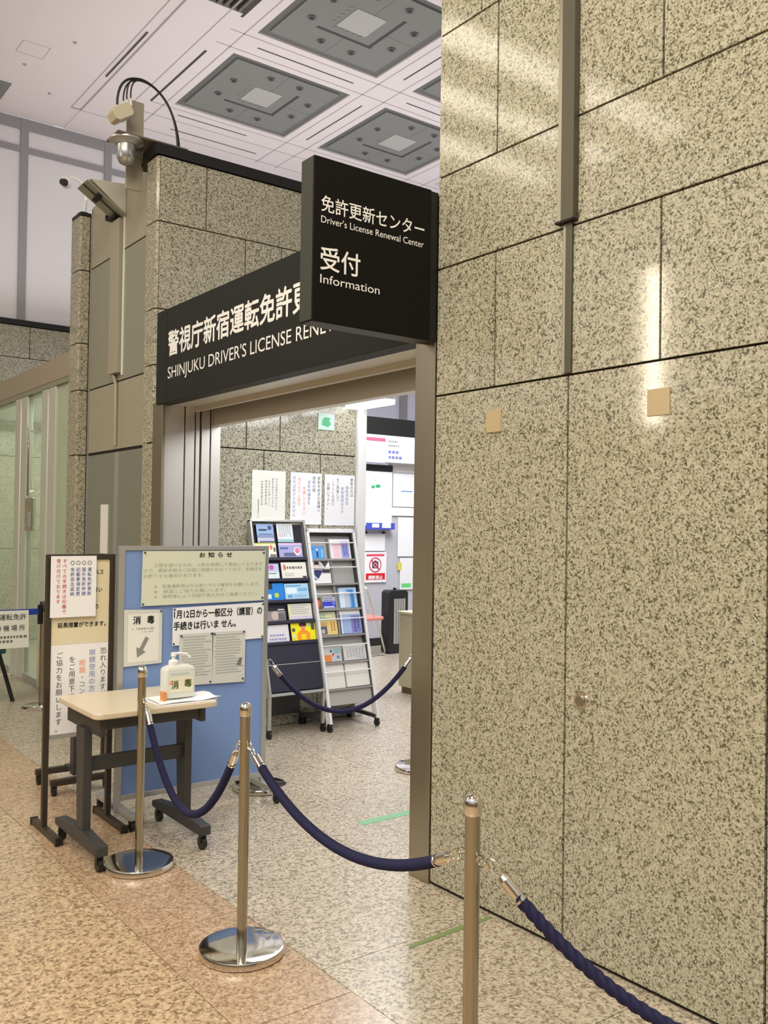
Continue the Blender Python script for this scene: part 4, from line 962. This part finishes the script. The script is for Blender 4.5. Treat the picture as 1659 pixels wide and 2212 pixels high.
leaflet(FR, 0.210, 0.428, 0.038, 0.224, (236, 234, 228), 'blank white leaflet stack, bottom right of silver rack', ((0, 1, 0.5, 0.52, (214, 212, 208)),), 4, GR)

# ------------------------------------------------------------------ posters on the inner granite wall
FW = Frame((0, 6.1585, 0), (1, 0, 0), (0, 0, 1))
GP = 'notices on the inner granite wall'
t = sheet('poster', FW, rect(3.381, 3.676, 1.590, 1.970), 0.002, M_paper, 'white poster with thin grey vertical text, left one on the inner granite wall', 'poster', GP, 0.002)
m = MB()
for i, (body, tp) in enumerate((('本日は混雑が予想されます', 1.915), ('更新手続きをされる方は', 1.915), ('お早めにお越し下さい', 1.90))): column(m, FW, body, 3.595 - 0.032 * i, tp, 0.020, M_inkgrey, 0.0045)
column(m, FW, '新宿運転免許更新センター', 3.438, 1.75, 0.0125, M_ink, 0.0045); strokes(m, FW, 3.45, 3.52, 1.66, 1.90, 2, M_inkpale, 0.0045, True)
part('lettering', m, t)
t = sheet('poster', FW, rect(3.722, 4.011, 1.560, 1.968), 0.002, M_paperw, 'poster with blue and orange vertical text, middle one on inner granite wall', 'poster', GP, 0.002)
m = MB()
for i, (body, tp, ma) in enumerate((('更新手続きの皆様へ', 1.945, M_ink), ('更新の際', 1.945, M_ink), ('更新時講習を', 1.91, M_inkblue), ('受講して下さい', 1.86, M_inkorange), ('遅れますと受付', 1.93, M_inkorange), ('受付は受けられません', 1.94, M_inkblue))): column(m, FW, body, 3.985 - 0.046 * i, tp, 0.031, ma, 0.0045)
part('lettering', m, t)
t = sheet('poster', FW, rect(4.041, 4.333, 1.556, 1.966), 0.002, M_paperw, 'poster with vertical text beside the white post, right one on granite wall', 'poster', GP, 0.002)
m = MB()
for i, (body, tp, ma) in enumerate((('更新の方は', 1.945, M_ink), ('運転免許証', 1.88, M_inkblue), ('更新連絡はがき', 1.87, M_inkblue), ('をご用意して', 1.94, M_ink), ('こちらにお並び', 1.93, M_inkgrey), ('お願い下さい。', 1.90, M_ink))): column(m, FW, body, 4.305 - 0.046 * i, tp, 0.030, ma, 0.0045)
part('lettering', m, t)
m = MB(); m.box(3.967, 4.122, 6.150, 6.158, 2.322, 2.452, mat('sticker_mint', rgb(196, 226, 214), 0.4)); F = Frame((0, 6.150, 0), (1, 0, 0), (0, 0, 1))
m.add([F.p(a, b, 0.001) for a, b in ((4.0, 2.36), (4.06, 2.345), (4.09, 2.37), (4.07, 2.40), (4.085, 2.42), (4.03, 2.425), (4.005, 2.40))], [tuple(range(7))], tint(84, 180, 130))
whole('green_sticker', m, label='mint square sticker with a green shape high on the inner granite wall', cat='sticker')
# lamps under the entrance ceiling
GL = 'lamps under the entrance ceiling'
for i, (y0, y1, lb) in enumerate(((5.60, 6.08, 'white strip lamp at the top of the opening near the white post'), (4.45, 5.15, 'white strip lamp reflected in the inner granite wall'))):
    t = thing('ceiling_lamp', (4.24, (y0 + y1) / 2, 2.66), lb, 'ceiling lamp', GL)
    part('housing', MB().box(4.16, 4.33, y0, y1, 2.535, 2.66, M_white), t, bevel=0.004)
    part('diffuser', MB().box(4.17, 4.32, y0 + 0.01, y1 - 0.01, 2.50, 2.535, M_tube), t)

# ------------------------------------------------------------------ office beyond
def office():
    m = MB(); Y = 9.6
    m.box(4.45, 10.5, Y, Y + 0.08, 0.0, 2.28, M_partition); m.box(7.36, 10.5, Y, Y + 0.08, 2.28, 2.72, M_white); m.box(4.45, 10.5, Y - 0.012, Y, 0.0, 0.10, M_blackpl)
    struct('wall_office', m)
    m = MB(); m.box(4.45, 10.5, Y - 0.1, Y + 0.3, 2.72, 2.97, M_black); m.box(4.45, 7.36, Y - 0.02, Y + 0.02, 2.28, 2.36, M_black); struct('trim_9', m)
    m = MB(); m.box(4.45, 10.5, 11.3, 11.36, 0, 3.9, mat('office_upper_wall', rgb(214, 214, 232), 0.7)); m.box(8.79, 8.93, 11.27, 11.3, 2.8, 3.9, M_band); struct('wall_office_back', m)
    t = thing('overhead_board', (7.6, 9.5, 2.36), 'long white overhead sign board with a pink stripe in the bright office', 'sign')
    part('panel', MB().box(5.2, 8.6, 9.48, 9.52, 2.38, 2.74, mat('board_lilac', rgb(222, 222, 236), 0.6)), t)
    part('stripe', MB().box(5.2, 8.6, 9.474, 9.48, 2.66, 2.70, mat('stripe_pink', rgb(232, 96, 130), 0.6)), t)
    F = Frame((0, 9.46, 0), (1, 0, 0), (0, 0, 1))
    n = sheet('notice', F, rect(7.14, 7.66, 2.39, 2.71), 0, M_paperw, 'white notice with small text covering the pink stripe of the overhead board')
    m = MB(); strokes(m, F, 7.18, 7.42, 2.42, 2.56, 2, M_inkblue, 0.0015, fill=0.55, seed=5); strokes(m, F, 7.18, 7.4, 2.58, 2.69, 2, M_inkgrey, 0.0015, fill=0.4, seed=8); part('small_print', m, n)
    F = Frame((0, 9.59, 0), (1, 0, 0), (0, 0, 1))
    n = sheet('white_panel', F, rect(6.86, 7.35, 1.56, 2.27), 0, M_paperw, 'tall white panel with a green mark on the office partition', 'panel', None, 0.012)
    m = MB(); patch(m, F, 7.01, 7.06, 2.05, 2.085, tint(40, 170, 110), 0.0135); patch(m, F, 7.08, 7.155, 2.06, 2.10, tint(40, 170, 110), 0.0135); patch(m, F, 7.06, 7.09, 2.07, 2.078, tint(90, 190, 140), 0.0133); patch(m, F, 7.06, 7.075, 2.14, 2.17, tint(130, 200, 160), 0.0135); part('green_mark', m, n)
    t = thing('blue_tray', (7.12, 9.55, 1.53), 'blue wall tray holding white cards under the tall white panel', 'tray')
    m = MB(); m.box(6.88, 7.34, 9.50, 9.59, 1.515, 1.535, tint(70, 84, 200)); m.box(6.88, 7.34, 9.495, 9.503, 1.515, 1.60, tint(70, 84, 200)); part('tray_body', m, t)
    m = MB(); m.box(6.97, 7.08, 9.490, 9.495, 1.54, 1.59, M_paperw); m.box(7.13, 7.27, 9.490, 9.495, 1.535, 1.60, M_paperw); part('cards', m, t)
    for x in (6.93, 7.22): whole('wall_hook', MB().cyl((x, 9.59, 1.475), (x, 9.56, 1.475), 0.018, M_blackpl, seg=16), True, label='black round hook above the small white sheet, %s one' % ('left' if x < 7 else 'right'), cat='hook', group='black hooks on the partition')
    sheet('notice', F, rect(6.86, 7.25, 1.235, 1.46), 0.004, M_paperw, 'blank white sheet hanging under the two black hooks')
    n = sheet('poster', F, rect(6.925, 7.275, 0.825, 1.22), 0.006, M_paperw, 'no photography poster with red bands on the office partition', 'poster', None, 0.002)
    m = MB(); patch(m, F, 6.95, 7.24, 1.165, 1.195, tint(226, 84, 104), 0.009); patch(m, F, 6.945, 7.255, 0.86, 0.945, tint(222, 24, 40), 0.009); part('red_bands', m, n)
    m = MB(); letters(m, F, '撮影禁止', 6.985, 0.868, 7.215, 0.915, M_paperw, 0.0105, 0.03); part('lettering', m, n)
    m = MB(); m.box(7.045, 7.145, 1.01, 1.095, 0.009, 0.0095, tint(70, 40, 60), F); patch(m, F, 7.075, 7.115, 1.095, 1.11, tint(70, 40, 60), 0.0095); disc(m, F, 7.095, 1.052, 0.032, tint(226, 190, 200), 0.0100); disc(m, F, 7.095, 1.052, 0.020, tint(70, 40, 60), 0.0103)
    part('camera_pictogram', m, n)
    m = MB(); ring(m, F, 7.095, 1.053, 0.098, 0.014, tint(206, 40, 70), 0.0106); m.add([F.p(7.024, 1.112, 0.0108), F.p(7.036, 1.124, 0.0108), F.p(7.166, 0.994, 0.0108), F.p(7.154, 0.982, 0.0108)], [(0, 3, 2, 1)], tint(206, 40, 70)); part('prohibition_ring', m, n)
    for rc, lb in ((rect(7.37, 7.9, 1.82, 2.26), 'white sheet at the upper right of the office partition'), (rect(7.33, 7.9, 1.70, 1.81), 'low wide white sheet under the upper right sheet')):
        n = sheet('notice', F, rc, 0.008, M_paperw, lb)
        if rc[0][1] > 1.75: m = MB(); patch(m, F, 7.5, 7.7, 2.02, 2.035, tint(110, 150, 210), 0.0092); part('blue_line', m, n)
    n = sheet('notice', F, rect(7.50, 7.74, 0.72, 1.14), 0.01, M_paperw, 'narrow white notice with a green foot beside the jamb')
    m = MB(); patch(m, F, 7.53, 7.69, 0.745, 0.80, tint(110, 222, 130), 0.0112); patch(m, F, 7.46, 7.53, 0.98, 1.08, tint(232, 214, 90), 0.0113); part('coloured_print', m, n)
    sheet('notice', F, rect(7.46, 7.9, 1.16, 1.68), 0.006, M_paperw, 'large blank white sheet low beside the jamb')
    # umbrella bin
    t = thing('umbrella_bin', (6.93, 8.95, 0), 'tall black bin with a silver front against the office partition', 'bin')
    m = MB(); F2 = Frame((0, 8.87, 0), (1, 0, 0), (0, 0, 1)); m.cbox(6.785, 7.085, 0.0, 0.775, 0, -0.16, M_blackpl, 0.03, F2); part('body', m, t, bevel=0.01)
    m = MB()
    for i in range(5): m.box(6.86 + 0.036 * i, 6.888 + 0.036 * i, 8.862, 8.87, 0.12, 0.67, M_silver)
    part('front_grille', m, t); part('lid_knob', MB().cyl((6.93, 8.95, 0.775), (6.93, 8.95, 0.80), 0.02, M_blackpl), t, True)
    # chair
    t = thing('office_chair', (6.5, 8.95, 0), 'pink seated tube chair beside the black bin in the office', 'chair')
    m = MB(); m.cbox(6.30, 6.70, 8.80, 9.18, 0.43, 0.465, tint(226, 140, 130), 0.06); part('seat', m, t, True, 0.008)
    for y in (8.83, 9.15):
        m = MB(); m.tube([(6.42, y, 0.80), (6.47, y, 0.66), (6.53, y, 0.46), (6.62, y, 0.30), (6.70, y, 0.05), (6.68, y, 0.012), (6.40, y, 0.012), (6.25, y, 0.02)], 0.011, M_chrome, 10); part('leg', m, t, True)
    part('crossbar', MB().cyl((6.40, 8.83, 0.014), (6.40, 9.15, 0.014), 0.010, M_chrome), t, True)
    part('back_tube', MB().tube([(6.42, 8.83, 0.80), (6.40, 8.87, 0.84), (6.40, 9.11, 0.84), (6.42, 9.15, 0.80)], 0.011, M_chrome, 10), t, True)
    # counter
    t = thing('counter', (5.8, 6.5, 0), 'beige counter cabinet at the right edge of the opening', 'counter')
    part('carcass', MB().box(5.325, 6.3, 6.2, 6.8, 0.06, 0.735, M_beige), t, bevel=0.004)
    part('top', MB().box(5.31, 6.3, 6.18, 6.815, 0.735, 0.76, M_beige), t, bevel=0.004)
    part('plinth', MB().box(5.35, 6.3, 6.23, 6.78, 0, 0.06, tint(120, 96, 70)), t)
office()

# ------------------------------------------------------------------ far left: queue barrier and chair
def queue_sign():
    t = thing('belt_barrier', (2.36, 7.84, 0), 'steel belt barrier post by the glass front, left of the bronze stand', 'barrier post')
    part('base', MB().lathe([(0.16, 0), (0.165, 0.01), (0.15, 0.022), (0.04, 0.03)], M_chrome, (2.36, 7.84, 0), 40), t, True)
    part('post', MB().lathe([(0.031, 0.02), (0.031, 0.80)], M_pole, (2.36, 7.84, 0), 24), t, True)
    m = MB(); m.lathe([(0.036, 0.80), (0.036, 0.875), (0.03, 0.885)], M_blackpl, (2.36, 7.84, 0), 24); m.box(2.305, 2.33, 7.80, 7.835, 0.70, 0.86, M_blackpl); part('belt_head', m, t, True)
    part('belt', MB().box(1.3, 2.31, 7.812, 7.816, 0.78, 0.83, tint(30, 60, 170)), t)
    F = Frame((0, 7.80, 0), (1, 0, 0), (0, 0, 1))
    n = sheet('queue_notice', F, [(1.62, 0.514), (2.229, 0.516), (2.223, 0.822), (1.62, 0.826)], 0, M_paper, 'white queue notice hung on the belt at the left edge')
    m = MB(); letters(m, F, '新宿運転免許', 1.885, 0.745, 2.205, 0.795, M_ink, 0.0012, 0.01); letters(m, F, '待 機 場 所', 1.965, 0.655, 2.195, 0.705, M_ink, 0.0012, 0.01); strokes(m, F, 1.80, 2.20, 0.555, 0.625, 2, M_inkgrey, 0.0012, fill=0.6, seed=4); part('lettering', m, n)
queue_sign()
def side_chair():
    t = thing('side_chair', (1.95, 8.45, 0), 'teal seated chair with black legs cut by the left edge', 'chair')
    m = MB(); m.cbox(1.70, 2.20, 8.28, 8.72, 0.40, 0.46, tint(40, 96, 100), 0.08); part('seat', m, t, True, 0.01)
    for x, y, dx in ((2.13, 8.32, 0.10), (1.76, 8.32, -0.08), (2.13, 8.68, 0.08), (1.76, 8.68, -0.08)):
        part('leg', MB().cyl((x, y, 0.41), (x + dx, y - (0.08 if y < 8.5 else -0.05), 0.0), 0.017, M_blackpl), t, True)
    m = MB(); m.cbox(1.70, 2.16, 8.70, 8.74, 0.62, 0.90, M_blackpl, 0.05); part('backrest', m, t, True)
    part('back_support', MB().cyl((1.95, 8.69, 0.42), (1.95, 8.73, 0.66), 0.018, M_blackpl), t, True)
side_chair()
